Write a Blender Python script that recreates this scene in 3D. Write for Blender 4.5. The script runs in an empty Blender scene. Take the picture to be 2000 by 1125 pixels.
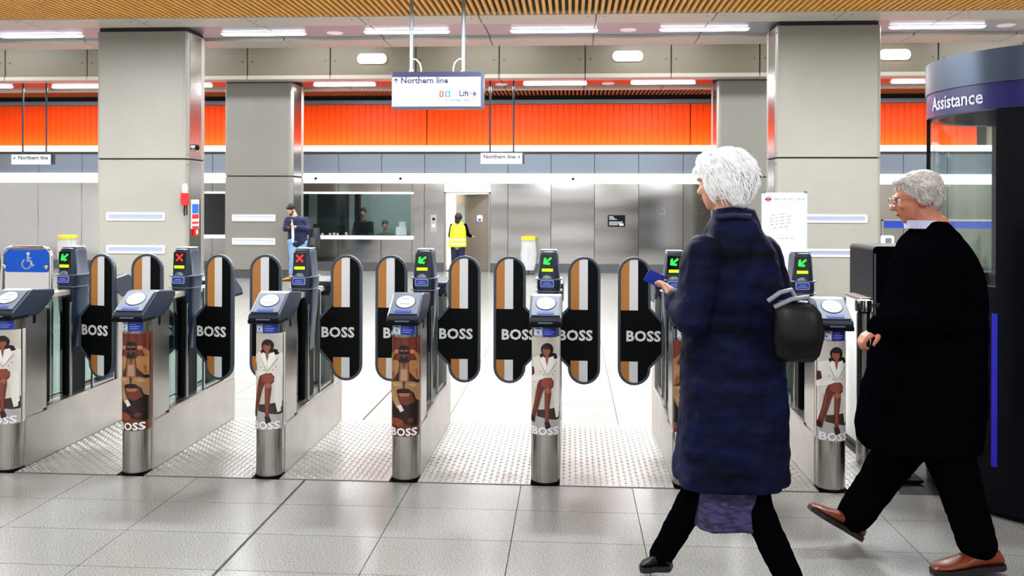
import bpy, bmesh, math, random
from mathutils import Vector, Matrix
from mathutils.geometry import tessellate_polygon
random.seed(7)
PI = math.pi
sc = bpy.context.scene
COL = sc.collection

# ------------------------------------------------------------------ camera
FPX, CAMH, CX, CY = 1750.0, 1.53, 1000.0, 398.0
TH, PH = math.atan(115 / FPX), .0036
_F = Vector((-math.sin(TH), math.cos(TH), 0)); _R0 = Vector((math.cos(TH), math.sin(TH), 0)); _U0 = Vector((0, 0, 1))
_R = _R0 * math.cos(PH) + _U0 * math.sin(PH); _U = _U0 * math.cos(PH) - _R0 * math.sin(PH)
CAM = Vector((0, 0, CAMH))
def at(u, v, Y):                      # point of the wall plane y=Y seen at pixel u,v
    d = _F + _R * (u - CX) / FPX - _U * (v - CY) / FPX
    return CAM + d * (Y / d.y)
def onz(u, v, Z):                     # point of the level plane z=Z seen at pixel u,v
    d = _F + _R * (u - CX) / FPX - _U * (v - CY) / FPX
    return CAM + d * ((Z - CAMH) / d.z)
cam = bpy.data.cameras.new('camera'); camo = bpy.data.objects.new('camera', cam); COL.objects.link(camo)
camo.matrix_world = Matrix(((_R.x, _U.x, -_F.x, 0), (_R.y, _U.y, -_F.y, 0), (_R.z, _U.z, -_F.z, CAMH), (0, 0, 0, 1)))
cam.sensor_width = 36; cam.lens = 36 * FPX / 2000; cam.shift_y = -(562.5 - CY) / 2000
cam.clip_start = .05; cam.clip_end = 100
cam.dof.use_dof = True; cam.dof.focus_distance = 5.1; cam.dof.aperture_fstop = 4.5
sc.camera = camo
sc.view_settings.view_transform = 'Standard'; sc.view_settings.look = 'None'
sc.view_settings.exposure = 0.0; sc.view_settings.gamma = 1; sc.view_settings.use_curve_mapping = False
w = bpy.data.worlds.new('world'); sc.world = w; w.use_nodes = True
w.node_tree.nodes['Background'].inputs[0].default_value = (.9, .95, 1, 1)
w.node_tree.nodes['Background'].inputs[1].default_value = .1
def area(x, y, z, sx, sy, power, col=(.93, .97, 1), rot=(0, 0, 0)):
    l = bpy.data.lights.new('area', 'AREA'); l.shape = 'RECTANGLE'; l.size = sx; l.size_y = sy; l.energy = power; l.color = col
    o = bpy.data.objects.new('area', l); o.location = (x, y, z); o.rotation_euler = rot; COL.objects.link(o); return o
# rows of bare area lights, added to brighten the concourse
for x in (-8, -4.5, -1, 2.5, 6):
    area(x, 3.2, 4.05, 1.8, .3, 32)
for x in (-11, -7.5, -4, -.5, 3, 6.5):
    area(x, 7.2, 4.05, 1.8, .3, 300)
    area(x, 10.3, 4.05, 1.8, .3, 300)
for x in (-11.5, -8.2, -4.9, -1.6, 1.7, 5, 8):
    area(x, 16.2, 4.9, 1.8, .5, 85)
    area(x, 18.2, 3.9, 1.2, .2, 90)
for x in (-4.5, 0, 4.5):
    area(x, -.6, 3.9, 2.0, .5, 165)

# cove lamp washing up over the orange boards
area(-2.5, 20.2, 2.76, 23, .08, 130, (1, .93, .8), (math.radians(150), 0, 0))

# ------------------------------------------------------------------ materials
def lin(c): return c / 12.92 if c <= .04045 else ((c + .055) / 1.055) ** 2.4
def rgb(h):
    h = h.lstrip('#'); return tuple(lin(int(h[i:i + 2], 16) / 255) for i in (0, 2, 4))
MATS = {}
def mat(name, col=(.5, .5, .5), rough=.5, metal=0, bump=0, bscale=(40, 40, 40), var=0, vscale=None, emit=None, es=0, trans=0, coat=0, spec=.5, attr=False, alpha=1, ior=1.45, vramp=None, sheen=0):
    if isinstance(col, str): col = rgb(col)
    m = bpy.data.materials.new(name); m.use_nodes = True; nt = m.node_tree; b = nt.nodes['Principled BSDF']
    b.inputs['Base Color'].default_value = (*col, 1); b.inputs['Roughness'].default_value = rough; b.inputs['Metallic'].default_value = metal
    b.inputs['Specular IOR Level'].default_value = spec; b.inputs['Coat Weight'].default_value = coat; b.inputs['IOR'].default_value = ior
    b.inputs['Transmission Weight'].default_value = trans; b.inputs['Alpha'].default_value = alpha
    b.inputs['Sheen Weight'].default_value = sheen
    if emit is not None:
        if isinstance(emit, str): emit = rgb(emit)
        b.inputs['Emission Color'].default_value = (*emit, 1); b.inputs['Emission Strength'].default_value = es
    tc = None
    def coords(scale):
        nonlocal tc
        if tc is None: tc = nt.nodes.new('ShaderNodeTexCoord')
        mp = nt.nodes.new('ShaderNodeMapping'); mp.inputs['Scale'].default_value = scale
        g = nt.nodes.new('ShaderNodeNewGeometry'); nt.links.new(g.outputs['Position'], mp.inputs['Vector']); return mp.outputs[0]
    if attr:
        a = nt.nodes.new('ShaderNodeAttribute'); a.attribute_name = 'Col'; nt.links.new(a.outputs['Color'], b.inputs['Base Color'])
    if var:
        n = nt.nodes.new('ShaderNodeTexNoise'); n.inputs['Scale'].default_value = 1; n.inputs['Detail'].default_value = 4
        nt.links.new(coords(vscale or bscale), n.inputs['Vector'])
        r = nt.nodes.new('ShaderNodeValToRGB'); e = r.color_ramp.elements
        lo, hi = vramp or (.35, .65)
        e[0].position = lo; e[1].position = hi
        e[0].color = (*[max(0, c * (1 - var)) for c in col], 1); e[1].color = (*[min(1, c * (1 + var)) for c in col], 1)
        nt.links.new(n.outputs['Fac'], r.inputs[0]); nt.links.new(r.outputs[0], b.inputs['Base Color'])
    if bump:
        n = nt.nodes.new('ShaderNodeTexNoise'); n.inputs['Scale'].default_value = 1; n.inputs['Detail'].default_value = 3
        nt.links.new(coords(bscale), n.inputs['Vector'])
        bp = nt.nodes.new('ShaderNodeBump'); bp.inputs['Strength'].default_value = bump; bp.inputs['Distance'].default_value = .01
        nt.links.new(n.outputs['Fac'], bp.inputs['Height']); nt.links.new(bp.outputs[0], b.inputs['Normal'])
    MATS[name] = m; return m
M = MATS
mat('granite', '#868581', .22, var=.42, vscale=(165, 165, 165), vramp=(.38, .62), bump=.02, bscale=(60, 60, 60), spec=.55)
mat('grout', '#2e2c29', .8)
mat('slab', '#8a8782', .8)
mat('tread', '#b3b2ae', .33, metal=.75, bump=.04, bscale=(30, 30, 30))
mat('steel', '#9c9a96', .24, metal=1, bump=.05, bscale=(2.5, 2.5, 240))
mat('steel_vert', '#b3b0aa', .2, metal=1, bump=.35, bscale=(75, 75, .8))
mat('steel_side', '#b8b6b1', .34, metal=1, bump=.03, bscale=(6, 6, 8), var=.06, vscale=(5, 5, 5))
mat('wall_steel', '#b5b3b0', .15, metal=1, bump=.25, bscale=(.7, .7, 1.5))
mat('chrome', '#d8d8d8', .12, metal=1)
mat('beige', '#86837b', .42, var=.04, vscale=(1.2, 1.2, 1.2), bump=.01, bscale=(3, 3, 3))
mat('beige_warm', '#756c5c', .42)
mat('beige_light', '#aea79b', .4)
mat('joint', '#2c2a27', .8)
mat('screw', '#555049', .4, metal=.6)
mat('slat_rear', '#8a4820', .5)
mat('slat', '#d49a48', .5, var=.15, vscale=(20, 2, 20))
mat('black_void', '#050505', .9)
mat('channel', '#8f8d98', .35, metal=.45)
mat('channel_far', '#b7b3ba', .16, metal=1)
mat('orange', (.95, .062, 0), .45, spec=.22)
mat('grey_panel', '#757d88', .4, metal=.3)
mat('white_glow', '#ffffff', .3, emit='#ffffff', es=1.1)
mat('lamp', '#ffffff', .3, emit='#f6f9ff', es=14)
mat('lamp_big', '#ffffff', .3, emit='#fffdf6', es=8)
mat('kick', '#4c4d50', .5)
mat('dark_plastic', '#1c2737', .36, bump=.05, bscale=(400, 400, 400))
mat('head_plastic', '#5f6c7f', .38, bump=.03, bscale=(300, 300, 300))
mat('black_plastic', (.0025, .003, .0035), .5, spec=.12)
mat('rubber', '#48525e', .55, bump=.1, bscale=(90, 90, 90))
mat('pad_white', '#f2f2f2', .3)
mat('print', (.5, .5, .5), .35, attr=True)
mat('printglow', (.5, .5, .5), .35, attr=True)
mat('screen', '#030405', .15)
mat('green_led', '#18ff40', .4, emit='#20ff3c', es=2.2)
mat('red_led', '#ff1a1a', .4, emit='#ff2222', es=2.2)
mat('lime_led', '#c8ff1a', .4, emit='#b4f000', es=1.0)
mat('cyan_led', '#7fdcff', .4, emit='#6fd8ff', es=1.2)
mat('blue_label', '#1f3fb4', .35)
mat('white_paint', '#f4f4f4', .35)
def glassmat(name, tint, refl):
    m = bpy.data.materials.new(name); m.use_nodes = True; nt = m.node_tree; nt.nodes.clear()
    o = nt.nodes.new('ShaderNodeOutputMaterial'); mx = nt.nodes.new('ShaderNodeMixShader'); t = nt.nodes.new('ShaderNodeBsdfTransparent'); g = nt.nodes.new('ShaderNodeBsdfGlossy'); lw = nt.nodes.new('ShaderNodeLayerWeight'); f = nt.nodes.new('ShaderNodeMath'); f.operation = 'POWER'; f.inputs[1].default_value = 5; nt.links.new(lw.outputs['Facing'], f.inputs[0]); f2 = nt.nodes.new('ShaderNodeMath'); f2.operation = 'MULTIPLY_ADD'; f2.inputs[1].default_value = .5; f2.inputs[2].default_value = refl; nt.links.new(f.outputs[0], f2.inputs[0])
    t.inputs[0].default_value = (*rgb(tint), 1); g.inputs['Roughness'].default_value = .03; lw.inputs['Blend'].default_value = .5
    nt.links.new(f2.outputs[0], mx.inputs[0]); nt.links.new(t.outputs[0], mx.inputs[1]); nt.links.new(g.outputs[0], mx.inputs[2]); nt.links.new(mx.outputs[0], o.inputs[0]); M[name] = m
glassmat('glass', '#f4faf8', .035); glassmat('glass_teal', '#c4d6d3', .06)
mat('navy_body', (.0015, .0017, .004), .35, spec=.15)
mat('navy_band', '#0c0d58', .3)
mat('booth_ring', '#3f4b5c', .3, metal=.5)
mat('blue_stripe', '#1a18a8', .35, emit='#1a14a0', es=.15)
mat('letter_pale', '#cdd0ee', .4)
mat('skin', '#d49a80', .5, var=.06, vscale=(30, 30, 30))
mat('skin_red', '#bd765e', .5, var=.08, vscale=(30, 30, 30))
mat('skin_tan', '#c08a6a', .5)
mat('hair_white', '#ffffff', .5, bump=.3, bscale=(200, 200, 60), sheen=.3)
mat('hair_grey', '#b9b2ae', .5, var=.25, vscale=(90, 90, 90), bump=.3, bscale=(200, 200, 60))
mat('hair_dark', '#15100e', .5, bump=.2, bscale=(150, 150, 60))
mat('navy_coat', '#090e2a', .65, var=.85, vscale=(4, 4, 16), vramp=(.3, .72), bump=.15, bscale=(4, 4, 45), spec=.1)
mat('black_coat', (.0012, .0012, .002), .8, bump=.1, bscale=(150, 150, 150), spec=.0)
mat('black_cloth', (.0014, .0014, .002), .8, spec=.0)
mat('skirt', '#2f2b52', .7, var=.55, vscale=(30, 30, 90), vramp=(.42, .58))
mat('leather_brown', '#6e2c14', .32, bump=.08, bscale=(60, 60, 60))
mat('leather_black', (.002, .002, .003), .4, spec=.3)
mat('sole', '#15100d', .6)
mat('shirt', '#b9bcd8', .6)
mat('grey_strap', '#868d96', .4)
mat('jeans', '#7fa3c6', .8, var=.12, vscale=(20, 20, 20))
mat('navy_jacket', '#10183c', .7)
mat('tan_boot', '#c8892e', .6)
mat('hivis', '#e6f224', .5, emit='#d8f000', es=.12)
mat('reflective', '#cfd2cc', .3)
mat('red_plastic', '#d0161a', .35)
mat('yellow_plastic', '#efd51f', .4)
mat('bag_clear', '#e4e4e2', .25, alpha=.5)
mat('sign_blue', '#0b62e6', .3)
mat('office_wall', '#2b4146', .7)
mat('office_pale', '#9db0ac', .7)
mat('office_floor', '#2a2d30', .7)
mat('monitor', '#0d0f14', .4)
mat('teal_cloth', '#23464e', .8)
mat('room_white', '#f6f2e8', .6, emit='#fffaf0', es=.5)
mat('brass_door', '#a39789', .25, metal=.6, bump=.04, bscale=(1, 1, 3))
mat('ink', '#14183a', .5)
mat('wire', '#efe6cf', .4)
mat('rod_grey', '#7d8a97', .35, metal=.6)
mat('rod_dark', '#2a2f36', .4)

# ------------------------------------------------------------------ mesh helpers
class MB:
    def __init__(s): s.v = []; s.f = []; s.c = []
    def add(s, vs, fs, col=None):
        n = len(s.v); s.v += [tuple(p) for p in vs]; s.f += [tuple(i + n for i in f) for f in fs]; s.c += [col] * len(fs); return s
    def box(s, x0, x1, y0, y1, z0, z1, col=None):
        vs = [(x, y, z) for x in (x0, x1) for y in (y0, y1) for z in (z0, z1)]
        return s.add(vs, [(0, 1, 3, 2), (4, 6, 7, 5), (0, 4, 5, 1), (2, 3, 7, 6), (0, 2, 6, 4), (1, 5, 7, 3)], col)
    def prism(s, poly, a, b, axis='y', col=None, caps=True):
        # poly: 2-D points; axis y -> (x,z), x -> (y,z), z -> (x,y)
        n = len(poly)
        def P(p, t):
            return {'y': (p[0], t, p[1]), 'x': (t, p[0], p[1]), 'z': (p[0], p[1], t)}[axis]
        vs = [P(p, a) for p in poly] + [P(p, b) for p in poly]
        fs = [(i, (i + 1) % n, n + (i + 1) % n, n + i) for i in range(n)]
        if caps:
            t = tessellate_polygon([[Vector((p[0], p[1], 0)) for p in poly]])
            for q in t: fs.append(tuple(q)); fs.append(tuple(n + i for i in reversed(q)))
        return s.add(vs, fs, col)
    def ring(s, outer, inner, a, b, axis='y'):
        n = len(outer)
        def P(p, t):
            return {'y': (p[0], t, p[1]), 'x': (t, p[0], p[1]), 'z': (p[0], p[1], t)}[axis]
        vs = [P(p, t) for t in (a, b) for L in (outer, inner) for p in L]
        fs = []
        for i in range(n):
            j = (i + 1) % n
            fs += [(i, j, n + j, n + i), (2 * n + j, 2 * n + i, 3 * n + i, 3 * n + j), (i, 2 * n + i, 2 * n + j, j), (n + j, 3 * n + j, 3 * n + i, n + i)]
        return s.add(vs, fs)
    def tube(s, pts, rad, seg=10, cap=True):
        pts = [Vector(p) for p in pts]; n = len(pts)
        if not isinstance(rad, (list, tuple)): rad = [rad] * n
        vs = []; fs = []; up = None
        for i, p in enumerate(pts):
            d = (pts[min(i + 1, n - 1)] - pts[max(i - 1, 0)]).normalized()
            if up is None:
                up = d.orthogonal().normalized()
            else:
                up = (up - d * up.dot(d)); up = up.normalized() if up.length > 1e-6 else d.orthogonal().normalized()
            q = d.cross(up)
            for k in range(seg):
                a = 2 * PI * k / seg; vs.append(p + (up * math.cos(a) + q * math.sin(a)) * rad[i])
        for i in range(n - 1):
            for k in range(seg):
                k2 = (k + 1) % seg; fs.append((i * seg + k, i * seg + k2, (i + 1) * seg + k2, (i + 1) * seg + k))
        if cap: fs.append(tuple(reversed(range(seg)))); fs.append(tuple((n - 1) * seg + k for k in range(seg)))
        return s.add(vs, fs)
    def lathe(s, prof, c=(0, 0), seg=24, sx=1, sy=1):   # prof: (r,z)
        vs = []; fs = []; n = len(prof)
        for r, z in prof:
            for k in range(seg):
                a = 2 * PI * k / seg; vs.append((c[0] + r * sx * math.cos(a), c[1] + r * sy * math.sin(a), z))
        for i in range(n - 1):
            for k in range(seg):
                k2 = (k + 1) % seg; fs.append((i * seg + k, i * seg + k2, (i + 1) * seg + k2, (i + 1) * seg + k))
        fs.append(tuple(reversed(range(seg)))); fs.append(tuple((n - 1) * seg + k for k in range(seg)))
        return s.add(vs, fs)
    def ell(s, c, r, mtx=None, seg=14, rings=9):
        vs = []; fs = []; c = Vector(c)
        if not isinstance(r, (list, tuple)): r = (r, r, r)
        for i in range(rings + 1):
            t = PI * i / rings
            for k in range(seg):
                a = 2 * PI * k / seg
                p = Vector((r[0] * math.sin(t) * math.cos(a), r[1] * math.sin(t) * math.sin(a), r[2] * math.cos(t)))
                if mtx: p = mtx @ p
                vs.append(c + p)
        for i in range(rings):
            for k in range(seg):
                k2 = (k + 1) % seg; fs.append((i * seg + k, (i + 1) * seg + k, (i + 1) * seg + k2, i * seg + k2))
        return s.add(vs, fs)
    def caps(s, a, b, ra, rb, seg=12):                  # tapered capsule
        a = Vector(a); b = Vector(b); d = b - a; L = d.length
        if L < 1e-6: return s.ell(a, ra)
        d /= L; pts = []; rr = []
        for i in range(4):
            t = PI / 2 * (1 - i / 4); pts.append(a - d * ra * math.sin(t)); rr.append(max(.0005, ra * math.cos(t)))
        pts += [a, b]; rr += [ra, rb]
        for i in range(1, 5):
            t = PI / 2 * i / 4; pts.append(b + d * rb * math.sin(t)); rr.append(max(.0005, rb * math.cos(t)))
        return s.tube(pts, rr, seg)
    def loft(s, rings):                                 # rings of equal length
        n = len(rings[0]); vs = [p for r in rings for p in r]; fs = []
        for i in range(len(rings) - 1):
            for k in range(n):
                k2 = (k + 1) % n; fs.append((i * n + k, i * n + k2, (i + 1) * n + k2, (i + 1) * n + k))
        fs.append(tuple(reversed(range(n)))); fs.append(tuple((len(rings) - 1) * n + k for k in range(n)))
        return s.add(vs, fs)
    def mesh(s, name, material, smooth=None):
        me = bpy.data.meshes.new(name); me.from_pydata(s.v, [], s.f)
        bm = bmesh.new(); bm.from_mesh(me); bmesh.ops.recalc_face_normals(bm, faces=bm.faces); bm.to_mesh(me); bm.free()
        if any(c is not None for c in s.c):
            ca = me.color_attributes.new('Col', 'FLOAT_COLOR', 'CORNER'); k = 0
            for p in me.polygons:
                c = s.c[p.index] or (.5, .5, .5)
                for li in p.loop_indices: ca.data[li].color = (*c, 1)
        me.materials.append(M[material] if isinstance(material, str) else material)
        if smooth is not None:
            for p in me.polygons: p.use_smooth = True
            me.set_sharp_from_angle(angle=math.radians(smooth))
        return me
def link(name, me, parent=None, bevel=0):
    o = bpy.data.objects.new(name, me); COL.objects.link(o)
    if parent is not None: o.parent = parent
    if bevel:
        b = o.modifiers.new('bevel', 'BEVEL'); b.width = bevel; b.segments = 2; b.limit_method = 'ANGLE'; b.angle_limit = math.radians(40)
    return o
def put(name, mb, material, parent=None, smooth=None, bevel=0):
    return link(name, mb.mesh(name, material, smooth), parent, bevel)
CACHE = {}
def cput(key, name, fn, material, parent=None, smooth=None, bevel=0):
    if key not in CACHE: CACHE[key] = fn().mesh(name, material, smooth)
    return link(name, CACHE[key], parent, bevel)
def tag(o, label=None, cat=None, group=None, kind=None):
    if label: o['label'] = label
    if cat: o['category'] = cat
    if group: o['group'] = group
    if kind: o['kind'] = kind
    return o
def thing(name, label, cat, loc=(0, 0, 0), group=None, rz=0):
    o = bpy.data.objects.new(name, None); o.empty_display_size = .1; COL.objects.link(o); o.location = loc; o.rotation_euler = (0, 0, rz)
    return tag(o, label, cat, group)
def struct(name, mb=None, material=None, loc=None, **k):
    o = put(name, mb, material, **k) if mb else bpy.data.objects.new(name, None)
    if not mb: COL.objects.link(o)
    o['kind'] = 'structure'; return o
def B(*a): return MB().box(*a)
def rrect(x0, x1, z0, z1, r, n=5):
    out = []
    for cx, cz, a0 in ((x1 - r, z1 - r, 0), (x0 + r, z1 - r, 90), (x0 + r, z0 + r, 180), (x1 - r, z0 + r, 270)):
        for i in range(n + 1):
            a = math.radians(a0 + 90 * i / n); out.append((cx + r * math.cos(a), cz + r * math.sin(a)))
    return out
def circ(cx, cz, r, n=16, rz=None): return [(cx + r * math.cos(2 * PI * i / n), cz + (rz or r) * math.sin(2 * PI * i / n)) for i in range(n)]
# text -> 2-D mesh (x right, y up), centred at origin when align centre
TC = {}
def text2d(s, size, bold=0, align='CENTER', space=1.0):
    key = (s, size, bold, align, space)
    if key in TC: return TC[key]
    cu = bpy.data.curves.new('t', 'FONT'); cu.body = s; cu.size = size; cu.offset = bold; cu.align_x = align; cu.space_character = space; cu.resolution_u = 2
    ob = bpy.data.objects.new('t', cu); COL.objects.link(ob)
    dg = bpy.context.evaluated_depsgraph_get(); me = bpy.data.meshes.new_from_object(ob.evaluated_get(dg))
    r = ([tuple(v.co) for v in me.vertices], [tuple(p.vertices) for p in me.polygons])
    bpy.data.objects.remove(ob); bpy.data.curves.remove(cu); bpy.data.meshes.remove(me); TC[key] = r; return r
def text_flat(s, size, x, y, z, bold=0, align='CENTER', sx=1, mb=None, col=None, rot=0, space=1.0, thick=.002):
    vs, fs = text2d(s, size, bold, align, space); mb = mb or MB()
    ca, sa = math.cos(rot), math.sin(rot)
    mp = lambda p, t: (x + (p[0] * ca - p[1] * sa) * sx, y + t, z + p[0] * sa + p[1] * ca)
    mb.add([mp(p, 0) for p in vs], fs, col); return mb
def poly_flat(mb, pts, y, col=None):                   # flat print in the x-z plane
    t = tessellate_polygon([[Vector((p[0], p[1], 0)) for p in pts]])
    return mb.add([(p[0], y, p[1]) for p in pts], [tuple(q) for q in t], col)

# ------------------------------------------------------------------ floor
XL, XR, YB, YF = -15.0, 9.2, -3.0, 20.0
floor = struct('floor', B(XL, XR, YB, YF + 2.5, -.2, -.012), 'grout')
GX = [-0.865 + .6 * k for k in range(-24, 18)]
rows_front = [(4.055 + .41 * k, 4.055 + .41 * (k + 1)) for k in range(-5, 2)]
rows_front[-1] = (4.465, 4.862)
cand = []
for (y0, y1) in rows_front:
    for i, x in enumerate(GX):
        cand.append((x, y0, x + .6, y1))
y = 6.24
while y < YF - .01:
    y2 = min(y + .6, YF)
    for x in GX: cand.append((x, y, x + .6, y2))
    y = y2
def seen_px(x, y):
    d = Vector((x, y, 0)) - CAM; k = d.dot(_F)
    return (CX + FPX * d.dot(_R) / k, CY - FPX * d.dot(_U) / k) if k > .3 else (-9999, 0)
def key(c):
    u, v = seen_px((c[0] + c[2]) / 2, (c[1] + c[3]) / 2); inside = -150 < u < 2150 and 400 < v < 1250
    return (0 if inside else 1, (c[1]))
cand = [c for c in cand if c[0] >= XL - .1 and c[2] <= XR + .1]
cand.sort(key=key)
def tilebox(w_, d_):
    b = .002; return MB().box(b, w_ - b, b, d_ - b, -.012, 0)
rest = MB()
for i, (x0, y0, x1, y1) in enumerate(cand):
    g = .010 if abs(x0 + 1.465) < .01 else 0
    if i < 290:
        o = cput(('tile', round(y1 - y0, 3), g), 'tile', lambda: tilebox(.6, y1 - y0) if not g else MB().box(.002 + g, .598, .002, y1 - y0 - .002, -.012, 0), 'granite', floor)
        o.location = (x0, y0, 0)
    else:
        rest.box(x0 + .002, x1 - .002, y0 + .002, y1 - .002, -.012, 0)
tag(put('far_tiles', rest, 'granite', floor), kind='stuff')

# tread plates in the aisles
GATEX = [-3.164, -2.421, -1.660, -.900, -.133, .630, 1.383]
GY = 4.87
def plate(wd, dp):
    m = MB().box(0, wd, 0, dp, -.012, .004); return m
def studs(wd, dp):
    m = MB(); sx, sy = .034, .034
    for j in range(int(dp / sy)):
        for i in range(int(wd / sx)):
            cx, cy = (i + .6) * sx, (j + .6) * sy; a, b = ((.0145, .0045) if (i + j) % 2 else (.0045, .0145))
            m.add([(cx - a, cy, .004), (cx, cy - b, .004), (cx + a, cy, .004), (cx, cy + b, .004), (cx, cy, .0085)], [(0, 1, 4), (1, 2, 4), (2, 3, 4), (3, 0, 4)])
    return m
GATEX = [g * 1.0156 for g in GATEX]
plx = [GATEX[0] - 1.2] + GATEX + [GATEX[-1] + .42]
where = ['wide aisle plate left of all the gates, at the left edge', 'aisle left of the brown poster gate with the red cross', 'aisle between the second and third gate posts', 'aisle between the third and fourth gate posts',
         'aisle left of the middle gate post facing the camera', 'aisle between the middle gate and the white-haired walker', 'aisle behind the white-haired walker', 'wide aisle behind the man in the black coat']
for i in range(len(plx) - 1):
    x0 = plx[i] + .08; x1 = plx[i + 1] - .08
    t = thing('tread_plate', 'studded steel floor plate, ' + where[i], 'floor plate', (x0, GY + .0, 0), 'studded plates between the ticket gates')
    cput(('plate', round(x1 - x0, 3)), 'plate', lambda: plate(x1 - x0, 1.36), 'tread', t)
    tag(cput(('studs', round(x1 - x0, 3)), 'studs', lambda: studs(x1 - x0, 1.36), 'tread', t), kind='stuff')

# ------------------------------------------------------------------ ceilings
ceil = struct('ceiling', B(XL, XR, YB, 12.7, 4.42, 4.5), 'black_void')
zs = 4.2
x = -12.5; k = 0
while x < 9.1:
    if 'slat' not in CACHE: CACHE['slat'] = MB().box(-.021, .021, YB, 12.62, 4.2, 4.25).mesh('slat', 'slat')
    if k < 290:
        o = link('slat', CACHE['slat'], ceil); o.location = (x, 0, 0)
    x += .0885; k += 1
m = MB()
for i in range(6): m.box(XL, XR, YB + 1 + i * 2.8, YB + 1.05 + i * 2.8, 4.3, 4.42)
put('batten', m, 'black_void', ceil)
# first beam soffit
JX = [at(u, 40, 12.7).x for u in (-180, 40, 265, 480, 700, 935, 1165, 1400, 1650, 1880, 2110, 2340)]
trim = struct('trim_1', B(XL, XR, 12.64, 15.1, 4.26, 5.6), 'beige')
def strips(par, jx, y0, y1, z, mname='beige_light', th=.06):
    for a, b in zip([XL] + jx, jx + [XR]):
        put('panel', B(a + .008, b - .008, y0, y1, z, z + th), mname, par, bevel=.004)
strips(trim, JX, 12.64, 13.25, 4.195)
strips(trim, JX, 14.45, 15.1, 4.195)
strips(trim, JX, 13.26, 14.44, 4.235, 'channel', .02)
m = MB()
for x in JX:
    for dx in (-.12, .12):
        for yy in (12.8, 14.95): m.lathe([(.012, 4.19), (.012, 4.2)], (x + dx, yy), 8)
put('screws', m, 'screw', trim)['kind'] = 'stuff'
# second raised ceiling between the beams (not seen, closes the room)
struct('ceiling_raised', B(XL, XR, 15.1, 17.4, 5.3, 5.4), 'beige')
# second beam : fascia panels and soffit
FY = 17.4
trim2 = struct('trim_2', B(XL, XR, FY + .03, 19.3, 4.06, 5.4), 'joint')
FX = [at(u, 120, FY).x for u in (-155, 10, 170, 320, 483, 645, 812, 975, 1143, 1311, 1484, 1655, 1833, 2000)]
for a, b in zip([XL] + FX, FX + [XR]):
    p = put('fascia_panel', B(a + .012, b - .012, FY, FY + .04, 4.06, 5.3), 'beige_warm', trim2, bevel=.006)
    m = MB()
    for xx in (a + .1, b - .1): m.lathe([(.018, 0), (.018, .006)], (0, 0), 8)
m = MB()
for x in FX:
    for dx in (-.1, .1): m.prism(circ(x + dx, 4.33, .02, 8), FY - .006, FY + .01)
tag(put('screws', m, 'screw', trim2), kind='stuff')
strips(trim2, FX, FY - .02, FY + .35, 3.975, th=.08)
strips(trim2, FX, 19.05, 19.3, 3.975, th=.07)
strips(trim2, FX, FY + .36, 19.04, 4.01, 'channel_far', .02)
# second slatted ceiling
ceil2 = struct('ceiling_rear', B(XL, XR, 19.3, 20.6, 4.2, 4.3), 'black_void')
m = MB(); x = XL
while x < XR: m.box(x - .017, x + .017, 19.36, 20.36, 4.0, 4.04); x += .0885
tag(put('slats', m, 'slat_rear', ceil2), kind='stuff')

# ------------------------------------------------------------------ rear wall
WY = 20.0
wall = struct('wall_back', B(XL, XR, 20.55, 20.7, 2.6, 5.4), 'joint')
put('top_rail', B(XL, XR, 20.38, 20.5, 3.81, 3.90), 'grey_panel', wall)
# orange boards : narrow vertical boards
ox = XL; k = 0; m = MB(); pw = .142
split = [at(u, 240, 20.4).x for u in (827, 1352, 340)]
xs = XL + .02
while xs < 8.9:
    g = any(abs(s_ - xs) < pw / 2 for s_ in split)
    if 'board' not in CACHE: CACHE['board'] = MB().box(.003, pw - .003, 20.4, 20.44, 2.86, 3.80).mesh('board', 'orange')
    o = link('board', CACHE['board'], wall, .0025); o.location = (xs + (.02 if g else 0), 0, 0)
    xs += pw + (.02 if g else 0)
# lower wall body; leaves out the office window and the doorway
def X(u): return at(u, 420, WY).x
def Z(v, u=800): return at(u, v, WY).z
wl, wr = X(345), X(805); dl, dr = X(868), X(958)
low = struct('wall_back_lower', B(XL, wl, WY + .03, WY + .25, 0, 2.69), 'joint')
def seg(a, b, z0, z1): put('backing', B(a, b, WY + .03, WY + .25, z0, z1), 'joint', low)
seg(wl, wr, 0, .78); seg(wl, wr, 1.74, 2.69); seg(wr, dl, 0, 2.69); seg(dl, dr, 1.78, 2.69); seg(dr, XR, 0, 2.69)
put('ledge', B(XL, XR, WY - .02, 20.5, 2.69, 2.72), 'beige', wall)
# upper and lower white wall bands, a glow put into their material
t = struct('trim_3', B(XL, XR, WY - .04, WY + .05, 2.70, 2.83), 'white_glow')
struct('trim_4', B(XL, XR, WY - .03, WY + .04, 2.655, 2.70), 'joint')
t = struct('trim_5', B(XL, XR, WY - .06, WY + .03, 1.985, 2.20), 'white_glow')
for u in (618, 783, 1119): put('band_dot', MB().prism(circ(X(u), Z(349), .035, 12), WY - .075, WY - .055), 'black_void', t)  # small black dots on the band, they give no light
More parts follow.
